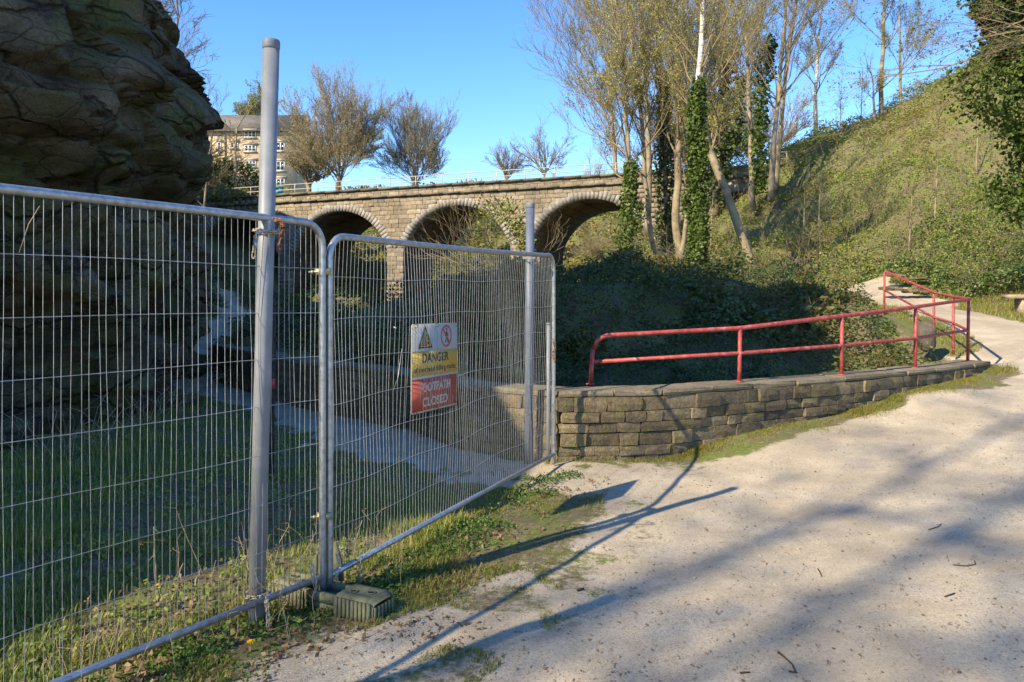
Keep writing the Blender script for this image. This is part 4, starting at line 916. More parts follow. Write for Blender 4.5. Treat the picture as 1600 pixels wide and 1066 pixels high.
# ground cover: many small leaves, placed by terrain
def veg_h(X, Y, amp, sc, seed):
    return amp * np.clip(.42 + .9 * fbm(X * sc, Y * sc, o=4, seed=seed), 0, 1.6)
def scatter(n, ylo, yhi, pxlo, pxhi, seed, powr=1.0):
    rng = np.random.default_rng(seed); u = rng.random(n) ** powr
    Y = ylo * (yhi / ylo) ** u; px = pxlo + (pxhi - pxlo) * rng.random(n); return (px - HX) / F * Y, Y, rng
def side(X, Y):
    D, sg, par = seg_dist(X, Y, EDGE); return D * -sg, par
def cover(name, X, Y, rng, amp, sc, seed, size, mat, lo=.25, **kw):
    z = gz(X, Y); h = veg_h(X, Y, amp, sc, seed); C = np.stack((X, Y, z + .03 + h * (lo + (1 - lo) * rng.random(len(X)) ** .5)), -1)
    o = leaf_cloud(name, C, size * (.6 + .8 * rng.random(len(X))), M[mat], seed, **kw); return tag(o, kind='stuff')
# bramble bank and pit behind the wall
X, Y, rng = scatter(200000, 8.6, 23.5, 560, 1500, 101); d, par = side(X, Y); ok = (d > .5) & (X > -2.2) & ~((np.hypot(X - W(1446, 500, 14)[0], Y - 14) < .35))
ok &= (X > -1 + (Y - 9) * -.05) | (rng.random(len(X)) < .5)
X, Y = X[ok], Y[ok]; kp = rng.random(len(X)) < np.clip(.85 + .7 * fbm(X * 1.6, Y * 1.6, o=3, seed=88), .12, 1); X, Y = X[kp], Y[kp]
sz = (.078 + np.clip(Y - 10, 0, 30) * .0022) * (1 + .9 * np.clip(fbm(X * .7, Y * .7, o=3, seed=89), -.4, 1)); cover('bramble_bank', X, Y, rng, .62, .9, 33, sz, 'bramble', lo=.12)
tag(bpy.data.objects['bramble_bank'], 'dense dark bramble bank in shade behind the stone wall', 'brambles')
# arching bramble stems
rng = np.random.default_rng(5); A, B_, ra, rb = [], [], [], []
X, Y, _ = scatter(800, 8.6, 26, 600, 1480, 105); d, par = side(X, Y); ok = d > .6; X, Y = X[ok], Y[ok]; Z0 = gz(X, Y)
for x, y, z in zip(X, Y, Z0):
    a = rng.random() * 6.283; L = rng.uniform(.5, 1.4); h = rng.uniform(.3, .9); p = np.array((x, y, z + .1))
    for i in range(5):
        t = (i + 1) / 5; q = np.array((x + math.cos(a) * L * t, y + math.sin(a) * L * t, z + .1 + h * 4 * t * (1 - t * .8) * .6 + .05)); A.append(p); B_.append(q); ra.append(.004); rb.append(.0035); p = q
tag(segs_mesh('bramble_stems', A, B_, ra, rb, M['bstem']), kind='stuff')
# left terrace behind the left wall and ivy under the arches
X, Y, rng = scatter(60000, 9.5, 50, 300, 900, 111); d, par = side(X, Y); ok = (d > .45); X, Y = X[ok], Y[ok]
cover('terrace_undergrowth', X, Y, rng, .35, .9, 43, .05 + np.clip(Y - 10, 0, 60) * .0035, 'ivydark')
X, Y, rng = scatter(60000, 17, 52, 150, 470, 115); d, par = side(X, Y); ok = (d < -.1) & (pathw(X, Y) < .3) & (X > -26); X, Y = X[ok], Y[ok]
cover('path_side_undergrowth', X, Y, rng, .3, .5, 45, .04 + np.clip(Y - 15, 0, 60) * .0035, 'bramble')
# lit hillside
X, Y, rng = scatter(300000, 15, 62, 880, 1750, 121, .85); d, par = side(X, Y); pw0 = pathw(X, Y); sp = tps(front, WF, X, Y)
ok = (pw0 < .3) & ((Y > 20) | (X > 9.6) & (Y > 19.5)) & ~((d > 0) & (Y < 24)) ; X, Y = X[ok], Y[ok]
tooth = fbm(X * .5, Y * .5, o=4, seed=77); keep = rng.random(len(X)) < np.clip(.75 + .6 * tooth, .4, 1); X, Y = X[keep], Y[keep]
cover('hillside_undergrowth', X, Y, rng, .8, .42, 53, .06 + np.clip(Y - 18, 0, 60) * .0036, 'scrub', lo=.15, aspect=.42)
# ivy and grass bank along the right
X, Y, rng = scatter(60000, 19.5, 27, 1270, 1750, 131); sel = (pathw(X, Y) < .25) & (X > 10.5) & (Y > 20 - (X - 12) * .05); X, Y = X[sel], Y[sel]
cover('ivy_bank', X, Y, rng, .5, .7, 63, .085, 'ivybank', lo=.1)
# dry stems standing on the hillside
rng = np.random.default_rng(15); A, B_, ra, rb = [], [], [], []
X, Y, _ = scatter(900, 19, 46, 960, 1650, 135); d, par = side(X, Y); ok = (pathw(X, Y) < .2) & ~((d > 0) & (Y < 24)) & (Y > 20); X, Y = X[ok], Y[ok]; Z0 = gz(X, Y)
for x, y, z in zip(X, Y, Z0):
    p = np.array((x, y, z)); q = p + (rng.normal() * .3, rng.normal() * .3, rng.uniform(.5, 1.7)); A.append(p); B_.append(q); ra.append(.009); rb.append(.005)
    for _ in range(3):
        m_ = p + (q - p) * rng.uniform(.4, .9); A.append(m_); B_.append(m_ + (rng.normal() * .25, rng.normal() * .25, rng.uniform(.1, .5))); ra.append(.006); rb.append(.004)
tag(segs_mesh('dry_stems', A, B_, ra, rb, M['twig']), kind='stuff')
for i, (px, py, Y, h) in enumerate(((1278, 400, 30, 3.2), (1460, 330, 27, 2.2), (1420, 360, 26, 1.8), (1345, 240, 42, 3.2), (1255, 330, 33, 2.8), (1525, 260, 30, 2.5), (1110, 395, 30, 2.2), (1312, 235, 44, 3.0))):
    x = (px - 800) / F * Y; b = np.array((x, Y, gz1(x, Y)))
    lab = ['tallest pale sapling at the foot of the green slope', 'thin sapling low on the slope right of centre', 'short sapling above the bend in the handrail', 'bare sapling near the ridge beside the pale trunks', 'sapling on the slope right of the leaning trunk', 'sapling high on the slope beside the ivy clad tree', 'small sapling between ivy column and leaning trunk', 'sapling on the ridge right of the white birch'][i]
    tree('sapling', [b, b + (.05, 0, h * .5), b + (.1, 0, h)], .035, lab, None, 140 + i, L=h * .3, limbs=7, lo=.3, levels=3, spread=.6, up=.15, kids=(4, 4, 3), minr=.008, limit=500, group='saplings on the hillside', rt=.4)
# slope seen through the arches
X, Y, rng = scatter(50000, 52, 95, 440, 1120, 141); cover('valley_side_scrub', X, Y, rng, 1.6, .25, 73, .24, 'scrub', lo=0)
for i, (px, py, Y, s) in enumerate(((930, 420, 64, .42), (975, 420, 68, .5), (890, 430, 70, .45), (590, 440, 70, .5), (540, 440, 72, .5))):
    copy_thing(pr, tuple(W(px, py, Y) - np.array((0, 0, 2.2))), i * 1.7, s, ['bare tree seen through the middle of the right arch', 'bare tree at the right side of the opening of the right arch', 'bare tree by the left jamb of the right arch', 'bare tree at the right side of the opening of the first arch', 'bare tree in the middle of the opening of the first arch'][i])

# grass
def grass(name, X, Y, hgt, wid, mat, seed, bend=.5, z0=None):
    rng = np.random.default_rng(seed); n = len(X); z = gz(X, Y) if z0 is None else z0; a = rng.random(n) * 6.283; h = hgt * (.5 + rng.random(n)); b = bend * h * (.3 + rng.random(n))
    w = wid * (.7 + .6 * rng.random(n)); ax, ay = np.cos(a), np.sin(a); px, py = -ay * w * .5, ax * w * .5
    p0 = np.stack((X - px, Y - py, z - .005), -1); p1 = np.stack((X + px, Y + py, z - .005), -1)
    m = np.stack((X + ax * b * .3, Y + ay * b * .3, z + h * .6), -1); q = np.stack((px, py, 0 * px), -1) * .7
    tpt = np.stack((X + ax * b, Y + ay * b, z + h * (1 - .25 * bend)), -1)
    nr = Y < 5.0; fr_ = ~nr; vs = []; fs = []; c = 0
    if nr.any():
        V_ = np.stack((p0, p1, m + q, m - q, tpt), 1)[nr]; k = np.arange(len(V_))[:, None] * 5; vs.append(V_.reshape(-1, 3)); fs += [k + np.array([[0, 1, 2, 3]]), k + np.array([[3, 2, 4]])]; c = len(V_) * 5
    if fr_.any():
        V_ = np.stack((p0, p1, tpt), 1)[fr_]; k = np.arange(len(V_))[:, None] * 3 + c; vs.append(V_.reshape(-1, 3)); fs.append(k + np.array([[0, 1, 2]]))
    return tag(link(name, mesh_of(name, np.concatenate(vs), fs, M[mat])), kind='stuff')
X, Y, rng = scatter(230000, 2.7, 24, -60, 900, 201, .9); d, par = side(X, Y); vd, vs, vp_ = seg_dist(X, Y, [(-9, -9)] + VERGE + [(.62, 7.95)])
pwv = pathw(X, Y); cliffd = seg_dist(X, Y, CB)[0]
pt = fbm(X * 1.1, Y * 1.1, o=4, seed=8); ok = (d < -.05) & (pwv < .35) & (rng.random(len(X)) < np.clip(.75 + .7 * pt, .15, 1)); ok &= (vd * vs > .15)
ok &= rng.random(len(X)) < np.clip(.55 + 1.1 * fbm(X * 2.4, Y * 2.4, o=4, seed=48), .05, 1)
grass('shaded_grass', X[ok], Y[ok], .05 + .035 * np.clip(pt[ok] + .3, 0, 1.5), .007 + .0006 * Y[ok], 'grassm', 1)
# verge at the fence (lit)
X, Y, rng = scatter(150000, 2.6, 9.5, -100, 1000, 211, .9); vd, vs, vp_ = seg_dist(X, Y, [(-9, -9)] + VERGE + [(.62, 7.95)]); d, par = side(X, Y)
sd2 = vd * -vs; pt = fbm(X * 2.1, Y * 2.1, o=4, seed=18); pwv = pathw(X, Y)
ok = (d < -.05) & (sd2 > -.45) & (sd2 < 1.9) & (rng.random(len(X)) < np.clip(.55 + 1.0 * pt - np.clip(sd2 - .3, 0, 1) * .5, 0.0, 1)) & (pwv < .6)
grass('verge_grass', X[ok], Y[ok], (.020 + .032 * np.clip(pt[ok] + .25, 0, 1.5)) * np.interp(sd2[ok], [.35, .75], [1, .42]), .006, 'grasslit', 2, bend=.8)
# strip at the foot of the wall
Dn = 42000; rng = np.random.default_rng(221); s_ = rng.random(Dn) * ws[-1]; q = np.array([wpt(WL, ws, a, 0)[:2] for a in np.linspace(0, ws[-1], 200)])
ia = s_ / ws[-1] * 199; X = np.interp(ia, np.arange(200), q[:, 0]); Y = np.interp(ia, np.arange(200), q[:, 1]) 
frac = s_ / ws[-1]; wst_ = .13 * sstep(.93, .72, frac) + .03; off_ = np.abs(rng.normal(size=Dn)) * wst_ * (1 + .5 * vnoise(s_ * 1.7, s_ * 0, seed=4))
X = X + off_ * .15; Y = Y - off_ - .02; ok = rng.random(Dn) < np.clip(.6 + .7 * fbm(X * 2, Y * 2, o=3, seed=6), 0, 1) * np.where(frac > .86, .18, 1)
grass('wall_foot_grass', X[ok], Y[ok], .022 + .03 * np.clip(fbm(X[ok] * 3, Y[ok] * 3, o=3, seed=66) + .3, 0, 1.3), .007, 'grasslit', 3, bend=.9)
X, Y, rng = scatter(45000, 11.5, 22, 1150, 1800, 231); d, par = side(X, Y); pwv = pathw(X, Y); ok = (pwv < .6) & (d < -.15); X, Y = X[ok], Y[ok]
grass('bankside_grass', X, Y, .07 + .05 * np.clip(Y - 15, 0, 4) / 4, .016, 'grasslit', 4)

# leafy weeds, dead leaves and dry stalks near the fence
def weeds(name, spots, seed, mat, size, n, h, spread_):
    rng = np.random.default_rng(seed); C = []
    for (x, y) in spots:
        k = int(n * rng.uniform(.6, 1.4)); g = gz1(x, y); a = rng.random(k) * 6.283; r_ = spread_ * np.sqrt(rng.random(k)); C.append(np.stack((x + r_ * np.cos(a), y + r_ * np.sin(a), g + h * rng.random(k) * (1 - r_ / spread_ * .6)), -1))
    C = np.concatenate(C); return tag(leaf_cloud(name, C, size * (.6 + .8 * rng.random(len(C))), M[mat], seed, aspect=.75), kind='stuff')
def along_verge(n, a, b, sd_, seed):
    rng = np.random.default_rng(seed); out = []
    for _ in range(n):
        t = rng.uniform(a, b); i = int(t); f = t - i; p = np.array(VERGE[i]) * (1 - f) + np.array(VERGE[min(i + 1, 6)]) * f
        out.append((p[0] + rng.normal() * sd_, p[1] + rng.normal() * sd_)); 
    return out
weeds('leafy_weeds', along_verge(75, 1.6, 5.9, .17, 1), 3, 'weed', .022, 100, .07, .13)
weeds('dead_leaves', along_verge(120, 1.5, 5.5, .28, 2) + [(-1.0 + .12 * i, 4.1 - .03 * i) for i in range(7)], 4, 'dead', .028, 26, .02, .2)
sx, sy, _ = scatter(120, 3.4, 13, 0, 560, 19); weeds('leaf_litter', [(a, b) for a, b in zip(sx, sy) if side(np.array([a]), np.array([b]))[0][0] < -.3 and pathw(a, b) < .2], 6, 'dead', .035, 34, .03, .4)
sx, sy, _ = scatter(110, 3.6, 12, 0, 560, 9); weeds('shaded_weeds', [(a, b) for a, b in zip(sx, sy) if side(np.array([a]), np.array([b]))[0][0] < -.3 and pathw(a, b) < .2], 5, 'grassm', .032, 60, .09, .16)
rng = np.random.default_rng(19); A, B_, ra, rb, hd = [], [], [], [], []
for (x, y) in along_verge(38, 1.8, 3.6, .12, 7) + [(-1.5 + rng.normal() * .35, 4.7 + rng.normal() * .35) for _ in range(24)]:
    g = gz1(x, y); p = np.array((x, y, g)); h = rng.uniform(.12, .42); l = rng.normal(size=2) * .25
    for i in range(4):
        q = p + np.array((l[0] * h / 4 + rng.normal() * .008, l[1] * h / 4 + rng.normal() * .008, h / 4)); A.append(p); B_.append(q); ra.append(.0022); rb.append(.0016); p = q
        if i > 1: e = q + rng.normal(size=3) * .045; A.append(q); B_.append(e); ra.append(.0014); rb.append(.001); hd.append(e)
tag(segs_mesh('dry_stalks', A, B_, ra, rb, M['stalk']), kind='stuff')
hd = np.repeat(np.array(hd), 5, 0) + rng.normal(size=(len(hd) * 5, 3)) * .010; tag(leaf_cloud('seed_heads', hd, .014, M['dead'], 2), kind='stuff')
# long wispy shoots along the cliff foot
A, B_, ra, rb = [], [], [], []
for _ in range(160):
    t = rng.random(); x = -6.0 + 1.6 * rng.random() - t * 1.0; y = 8.2 + 7 * t; p = np.array((x, y, gz1(x, y))); d_ = np.array((rng.normal() * .4 + .2, rng.normal() * .4 - .2, 1.)); 
    for i in range(4): q = p + d_ * rng.uniform(.1, .24); A.append(p); B_.append(q); ra.append(.005); rb.append(.004); p = q; d_ = d_ + (rng.normal() * .2, rng.normal() * .2, -.25)
tag(segs_mesh('cliff_foot_shoots', A, B_, ra, rb, M['stalk']), kind='stuff')
X, Y, rng = scatter(900, 2.7, 12, 560, 1700, 311); ok = pathw(X, Y) > .5; X, Y = X[ok], Y[ok]
tag(leaf_cloud('leaf_scraps', np.stack((X, Y, gz(X, Y) + .008), -1), .016 + .012 * rng.random(len(X)), M['dead'], 12, aspect=.6, up=1.5), kind='stuff')
# ferns / grass tufts on the cliff ledge
rng = np.random.default_rng(33); C = []
for (px, py, Y) in [(252 + i * 7, 128 + i * 8 , 14.6) for i in range(9)] + [(205, 40, 14), (195, 55, 13.8), (180, 62, 13.6), (215, 70, 14)]:
    p = W(px, py, Y); C.append(p + rng.normal(size=(110, 3)) * (.16, .2, .09))
tag(leaf_cloud('ledge_tufts', np.concatenate(C), .07, M['bramble'], 8, aspect=.35), kind='stuff')
# pebbles on the gravel
n = 13000; X, Y, rng = scatter(n, 2.6, 13, 350, 1750, 301, 1.0); ok = pathw(X, Y) > .6; X, Y = X[ok], Y[ok]; n = len(X); zz = gz(X, Y); s = .0025 + .009 * rng.random(n) ** 7 + .0003 * Y
oc = np.array([(1, 0, 0), (0, 1, 0), (-1, 0, 0), (0, -1, 0), (0, 0, .7), (0, 0, -.7)]); V_ = oc[None] * s[:, None, None] * (.6 + .8 * rng.random((n, 6, 1))) + np.stack((X, Y, zz + s * .25), -1)[:, None]
fo = np.array([(0, 1, 4), (1, 2, 4), (2, 3, 4), (3, 0, 4), (1, 0, 5), (2, 1, 5), (3, 2, 5), (0, 3, 5)]); f = (fo[None] + np.arange(n)[:, None, None] * 6).reshape(-1, 3)
pm, nt_, b_ = newmat('pebble', .9, .2); nt_.links.new(ramp(nt_, rnd(nt_), [(0, (.20, .16, .11)), (.4, (.28, .235, .175)), (.85, (.36, .31, .245)), (1, (.12, .09, .07))]), b_.inputs['Base Color'])
tag(link('pebbles', mesh_of('pebbles', V_.reshape(-1, 3), [f], pm)), kind='stuff')

# ------------------------------------------------------------ temporary fence
def fence_panel(A2, B2, zt, zb, label, seed, bow=.0, nw=92):
    """A2 -> B2: feet in plan of the two uprights"""
    A = np.array((*A2, 0.)); B_ = np.array((*B2, 0.)); d = B_ - A; L = np.linalg.norm(d); d /= L; nrm = np.array((-d[1], d[0], 0))
    t = empty('mesh_fence', (A[0], A[1], gz1(*A2)), label, 'fence panel', 'galvanised mesh fence panels'); o = t.location; rg = random.Random(seed)
    P = lambda s, z, off=0: A + d * s + nrm * off + np.array((0, 0, z))
    rc = .13; pts = [P(0, zb[0] - .10)] + [P(0, z) for z in np.linspace(zb[0], zt[0] - rc, 8)]
    for a in np.linspace(0, math.pi / 2, 7)[1:]: pts.append(P(rc - rc * math.cos(a), zt[0] - rc + rc * math.sin(a)))
    for f in np.linspace(.06, .94, 12): pts.append(P(f * L, zt[0] + (zt[1] - zt[0]) * f - bow * math.sin(f * math.pi), .0))
    for a in np.linspace(math.pi / 2, 0, 7)[:-1]: pts.append(P(L - rc + rc * math.cos(a), zt[1] - rc + rc * math.sin(a)))
    pts += [P(L, z) for z in np.linspace(zt[1] - rc, zb[1], 8)] + [P(L, zb[1] - .10)]
    m = MB(o); m.tube(pts, .0205, 14); m.build('frame', M['galv'], t, True)
    m = MB(o); m.tube([P(0, zb[0]), P(L * .5, (zb[0] + zb[1]) / 2), P(L, zb[1])], .019, 14); m.build('bottom_rail', M['galv'], t, True)
    def wave(s, z):
        return (.018 * math.sin(s * 2.3 + seed) + .022 * math.sin(s * 5 + z * 2.7 + seed)) * math.sin(min(1, (z - .2) / .5) * math.pi / 2) * math.sin(math.pi * min(1, max(0, (2.1 - z) / .6)) / 2) * (1.0 if seed == 2 else .5)
    zl = lambda f: zb[0] + (zb[1] - zb[0]) * f
    zh = lambda f: zt[0] + (zt[1] - zt[0]) * f - bow * math.sin(f * math.pi)
    for i in range(nw):
        f = (i + 1) / (nw + 1); s = f * L; pp = []
        k0 = rg.gauss(0, .004); k1 = rg.gauss(0, .006)
        top_z = zh(f)
        if s < rc: top_z = zt[0] - rc + math.sqrt(max(0, rc * rc - (rc - s) ** 2))
        if L - s < rc: top_z = zt[1] - rc + math.sqrt(max(0, rc * rc - (rc - (L - s)) ** 2))
        for j in range(9):
            g = j / 8; z = zl(f) + (top_z - zl(f)) * g; e = math.sin(g * math.pi)
            pp.append(P(s + e * (k0 + k1 * math.sin(g * 7 + i)) + (wave(s, z) * .5), z, .012 + wave(s, z)))
        m = MB(o); m.tube(pp, .0016, 4, False); m.build('wire', M['wire'], t)
    for k in range(1, 8):
        g = k / 8; pp = []; sag = rg.uniform(-.012, .012)
        for f in np.linspace(0, 1, 26):
            z = zl(f) + (zh(f) - zl(f)) * g + sag * math.sin(f * math.pi) + (.008 * math.sin(f * 19 + k) if seed == 2 else .004 * math.sin(f * 11 + k)); pp.append(P(f * L, z, .0155 + wave(f * L, z)))
        m = MB(o); m.tube(pp, .0017, 4, False); m.build('wire', M['wire'], t)
    return t, P, d, nrm, L
PA, PB, PC = (-1.045, 4.40), (.417, 7.70), (-2.97, 1.46)
J = (-1.075, 4.355)
pan1, P1, d1, n1, L1 = fence_panel(PC, J, (2.135, 2.135), (.134, .134), 'mesh fence panel nearest the camera, running off the left edge', 1)
pan2, P2, d2, n2, L2 = fence_panel(PA, PB, (2.075, 2.15), (.125, .16), 'mesh fence panel behind the first, carrying the danger sign', 2, bow=.012)
# third upright standing just behind the end of the second panel
u0, u1 = W(857, 722, 7.98), W(857, 505, 7.98); t = empty('steel_tube', tuple(u0), 'short weathered grey steel tube standing beside the far end of the fence', 'post')
m = MB(u0); m.tube([u0 - (0, 0, .08), u1], .021, 12); m.build('tube', M['pole'], t, True)
m = MB(u0); m.tube([u1 - (0, 0, .02), u1 + (0, 0, .004)], .024, 12); m.build('cap', M['polecap'], t, True)

def post(name, p0, p1, r_, mat, label, capm='polecap'):
    p0, p1 = np.array(p0), np.array(p1); t = empty(name, tuple(p0), label, 'post'); d = (p1 - p0) / np.linalg.norm(p1 - p0)
    m = MB(p0); m.tube([p0 - d * .3, p0 + (p1 - p0) * .5, p1 - d * .05], r_, 24); m.build('shaft', M[mat], t, True)
    m = MB(p0); m.tube([p1 - d * .055, p1 - d * .045, p1 - d * .012, p1 - d * .003, p1], [r_ * 1.0, r_ * 1.06, r_ * 1.06, r_ * .98, r_ * .8], 24); m.build('cap', M[capm], t, True)
    return t
a = W(400, 978, 4.06); b = W(424, 62, 4.06); post('grey_post', a, b, .043, 'pole', 'tall grey steel post leaning slightly, chained to the front fence panel')
a2 = W(826, 724, 7.95); b2 = W(828.5, 317, 7.95); post('grey_post', a2, b2, .045, 'shadepole', 'grey post at the far end of the fence, its shade coloured in as dark blue')
a3 = np.array((-2.72, 1.62, 0)); post('grey_post', a3, a3 + (0, 0, 3.07), .043, 'pole', 'grey post outside the left edge of the picture behind the fence')
a4 = W(424, 745, 7.4); b4 = W(428, 470, 7.4); post('dark_post', a4, b4, .022, 'darkpost', 'narrow dark mottled post in the grass behind the fence', 'darkpost')
m = MB(); q = W(426, 600, 7.37); m.tube([q - (0, 0, .05), q + (0, 0, .05)], .0245, 12)
rb_ = m.build('red_band', M['redpaint'], None, True); rb_.parent = bpy.data.objects['dark_post']; rb_.matrix_parent_inverse = Matrix.Translation(-Vector(a4))

# danger sign on the back of the mesh
def flat(name, r_, g, b, rough=.45):
    m, nt, bb = newmat(name, rough, .4); P = objc(nt); bb.inputs['Base Color'].default_value = (r_, g, b, 1)
    nt.links.new(mix(nt, 1, (r_, g, b), ramp(nt, noise(nt, 25, 6, P), [(.3, (.86, .86, .84)), (.7, (1.05, 1.05, 1.05))]), 'MULTIPLY'), bb.inputs['Base Color']); return m
SW, SY, SRr, SB, SG = flat('sign_white', .52, .50, .42), flat('sign_yellow', .60, .40, .07), flat('sign_red', .46, .085, .05), flat('sign_black', .03, .03, .03), flat('sign_grey', .25, .22, .15)
sA = .87; sB = 1.53; zt_, zb_ = 1.54, .925; so = P2(sA, zb_, -.012)
sign = empty('danger_sign', tuple(so), 'white, yellow and red danger footpath closed sign tied to the mesh fence', 'sign')
rotz = math.atan2(d2[1], d2[0]); sign.rotation_euler = (0, R(.6), rotz)
# which side faces the camera? local x along the fence, local -y towards the camera
Wd, Hd = sB - sA, zt_ - zb_; fy = .0
def rrect(x0, z0, x1, z1, r_, n=5):
    out = []
    for cx, cz, a0 in ((x1 - r_, z1 - r_, 0), (x0 + r_, z1 - r_, 90), (x0 + r_, z0 + r_, 180), (x1 - r_, z0 + r_, 270)):
        for i in range(n + 1): a = R(a0 + 90 * i / n); out.append((cx + r_ * math.cos(a), cz + r_ * math.sin(a)))
    return out
def plate(name, poly, mat, y, th, parent=sign):
    m = MB(); m.prism(poly, (0, y, 0), (1, 0, 0), (0, 0, 1), th); return m.build(name, mat, parent)
plate('board', rrect(0, 0, Wd, Hd, .02), SW, .004, .004)
y1 = -.0004
def layer(k): return -.0006 * k
yb = .255 / .615 * Hd; 
plate('red_field', [(.012, .012), (Wd - .012, .012), (Wd - .012, .235), (.012, .235)], SRr, layer(0) , .0006)
plate('yellow_field', [(.006, .252), (Wd - .006, .252), (Wd - .006, .425), (.006, .425)], SY, layer(0), .0006)
def text(s, x, z, size, mat, k, width=None, bold=.0):
    cu = bpy.data.curves.new('lettering', 'FONT'); cu.body = s; cu.size = size; cu.align_x = 'CENTER'; cu.align_y = 'BOTTOM_BASELINE'; cu.offset = bold; cu.extrude = .0003; cu.space_character = 1.05
    tmp = bpy.data.objects.new('lettering', cu); COL.objects.link(tmp); bpy.context.view_layer.update()
    me = bpy.data.meshes.new_from_object(tmp.evaluated_get(bpy.context.evaluated_depsgraph_get())); w = tmp.dimensions.x
    bpy.data.objects.remove(tmp); o = link('lettering', me, sign); me.materials.clear(); me.materials.append(mat)
    o.rotation_euler = (R(90), 0, 0); o.location = (x, layer(k) - .0004, z); sx = (width / w) if width and w else 1; o.scale = (sx, 1, 1); return o
text('DANGER', Wd / 2, .345, .088, SB, 1, .38, .0022)
text('of overhead falling rocks', Wd / 2, .280, .052, SB, 1, .60, .0012)
text('FOOTPATH', Wd / 2, .142, .085, SW, 1, .44, .0024)
text('CLOSED', Wd / 2, .040, .085, SW, 1, .36, .0024)
tri = [(.085, .445), (.285, .445), (.185, .602)]; cx, cz = .185, .497
inn = [(cx + (x - cx) * .80, cz + (z - cz) * .80) for x, z in tri]
wp = plate('warning_triangle', tri, SB, layer(0), .0006); 
plate('triangle_field', inn, SY, layer(1), .0006); plate('cliff_symbol', [(.112, .462), (.205, .462), (.195, .50), (.178, .53), (.172, .575)], SG, layer(2), .0006)
for (x, z, s) in ((.205, .535, .009), (.215, .508, .012), (.225, .48, .012)): plate('falling_stone', [(x + s * math.cos(a), z + s * math.sin(a)) for a in np.linspace(0, 6.283, 7)[:-1]], SB, layer(2), .0006)
c0 = (.485, .522); ro, ri = .082, .066; m = MB(); n = 36
ring = [(c0[0] + rr2 * math.cos(a), yy, c0[1] + rr2 * math.sin(a)) for yy in (layer(0), layer(1)) for rr2 in (ro, ri) for a in np.arange(n) / n * 6.28318]
fs = [];
for i in range(n):
    j = (i + 1) % n; fs += [(2 * n + i, 2 * n + j, 3 * n + j, 3 * n + i), (i, j, 2 * n + j, 2 * n + i), (n + i, 3 * n + i, 3 * n + j, n + j)]
m.add(ring, fs); m.build('prohibition_ring', SRr, sign)
def bar(x0, z0, x1, z1, w, k, mat, name):
    dx, dz = x1 - x0, z1 - z0; l = math.hypot(dx, dz); nx_, nz2 = -dz / l * w / 2, dx / l * w / 2
    return plate(name, [(x0 + nx_, z0 + nz2), (x1 + nx_, z1 + nz2), (x1 - nx_, z1 - nz2), (x0 - nx_, z0 - nz2)][::-1], mat, layer(k), .0006)
for q in ((.490, .555, .490, .520, .020), (.490, .522, .470, .472, .009), (.490, .522, .512, .475, .009), (.488, .550, .462, .525, .008), (.492, .550, .515, .522, .008)): bar(*q, 1, SB, 'walker_symbol')
plate('walker_symbol', [(.490 + .010 * math.cos(a), .572 + .010 * math.sin(a)) for a in np.linspace(0, 6.283, 13)[:-1]], SB, layer(1), .0006)
bar(c0[0] - .052, c0[1] + .052, c0[0] + .052, c0[1] - .052, .014, 2, SRr, 'prohibition_bar')
blk = simple('black_tie', [(.3, (.01, .01, .01)), (.7, (.03, .03, .03))], .5, 9)
for (x, z) in ((.035, Hd - .012), (Wd / 2, Hd - .012), (Wd - .03, Hd - .012), (.03, .012), (Wd / 2, .008), (Wd - .04, .012)):
    m = MB(); m.tube([(x - .004, .006, z + .012), (x - .006, -.02, z + .012), (x + .002, -.026, z), (x + .006, -.02, z - .012), (x + .004, .006, z - .012)], .0018, 6); m.build('cable_tie', blk, sign, True)

# chains
def linkmesh(mat, a=.013, b=.021, r_=.0035):
    me_ = MB(); t = np.linspace(0, 2 * math.pi, 17); pts = [(a * .75 * math.cos(x), 0, b * math.sin(x) + (b - a) * .35 * np.sign(math.sin(x))) for x in t]; me_.tube(pts, r_, 6, False)
    m2 = mesh_of('link', np.concatenate(me_.v), [np.concatenate(x) for x in me_.f.values()], mat, True); return m2
LM, LR = linkmesh(M['chain']), linkmesh(M['rust'])
def chain(pts, me, label, start, group=None):
    t = empty('chain', tuple(pts[start]), label, 'chain', group); P = np.array(pts, float); s = np.concatenate(([0], np.cumsum(np.linalg.norm(np.diff(P, axis=0), axis=1))))
    n = max(3, int(s[-1] / .031)); 
    for i in range(n):
        a = s[-1] * (i + .5) / n; p = np.array([np.interp(a, s, P[:, k]) for k in range(3)]); q = np.array([np.interp(min(s[-1], a + .015), s, P[:, k]) for k in range(3)]) - np.array([np.interp(max(0, a - .015), s, P[:, k]) for k in range(3)])
        o = link('link', me, t); o.location = Vector(p) - t.location; qt = Vector(q).normalized().to_track_quat('Z', 'X'); o.rotation_mode = 'QUATERNION'; o.rotation_quaternion = qt @ Quaternion((0, 0, 1), R(90 * (i % 2) + 20))
    return t
pz = lambda px, py, Y=3.93: W(px, py, Y)
def loop(c, r_, z0, z1, n=18, a0=0, a1=360): return [np.array((c[0] + r_ * math.cos(R(a)), c[1] + r_ * math.sin(R(a)), z0 + (z1 - z0) * i / n)) for i, a in enumerate(np.linspace(a0, a1, n + 1))]
pc = (a + (b - a) * ((W(0, 360, 4.06)[2] - a[2]) / (b[2] - a[2])))
chain(loop(pc, .062, pc[2] + .005, pc[2] - .01) + [pz(404, 362), pz(401, 372), pz(398, 385), pz(396, 402)], LM, 'pale chain wrapped round the top of the grey post with its end hanging left', 0)
chain([pz(428, 343, 3.96), pz(436, 343, 3.92), pz(441, 350, 3.9), pz(442, 358, 3.92), pz(440, 368, 3.97), pz(437, 380, 3.99), pz(435, 392, 4.0)], LR, 'rusty red chain hooked over the top rail right of the post', 0)
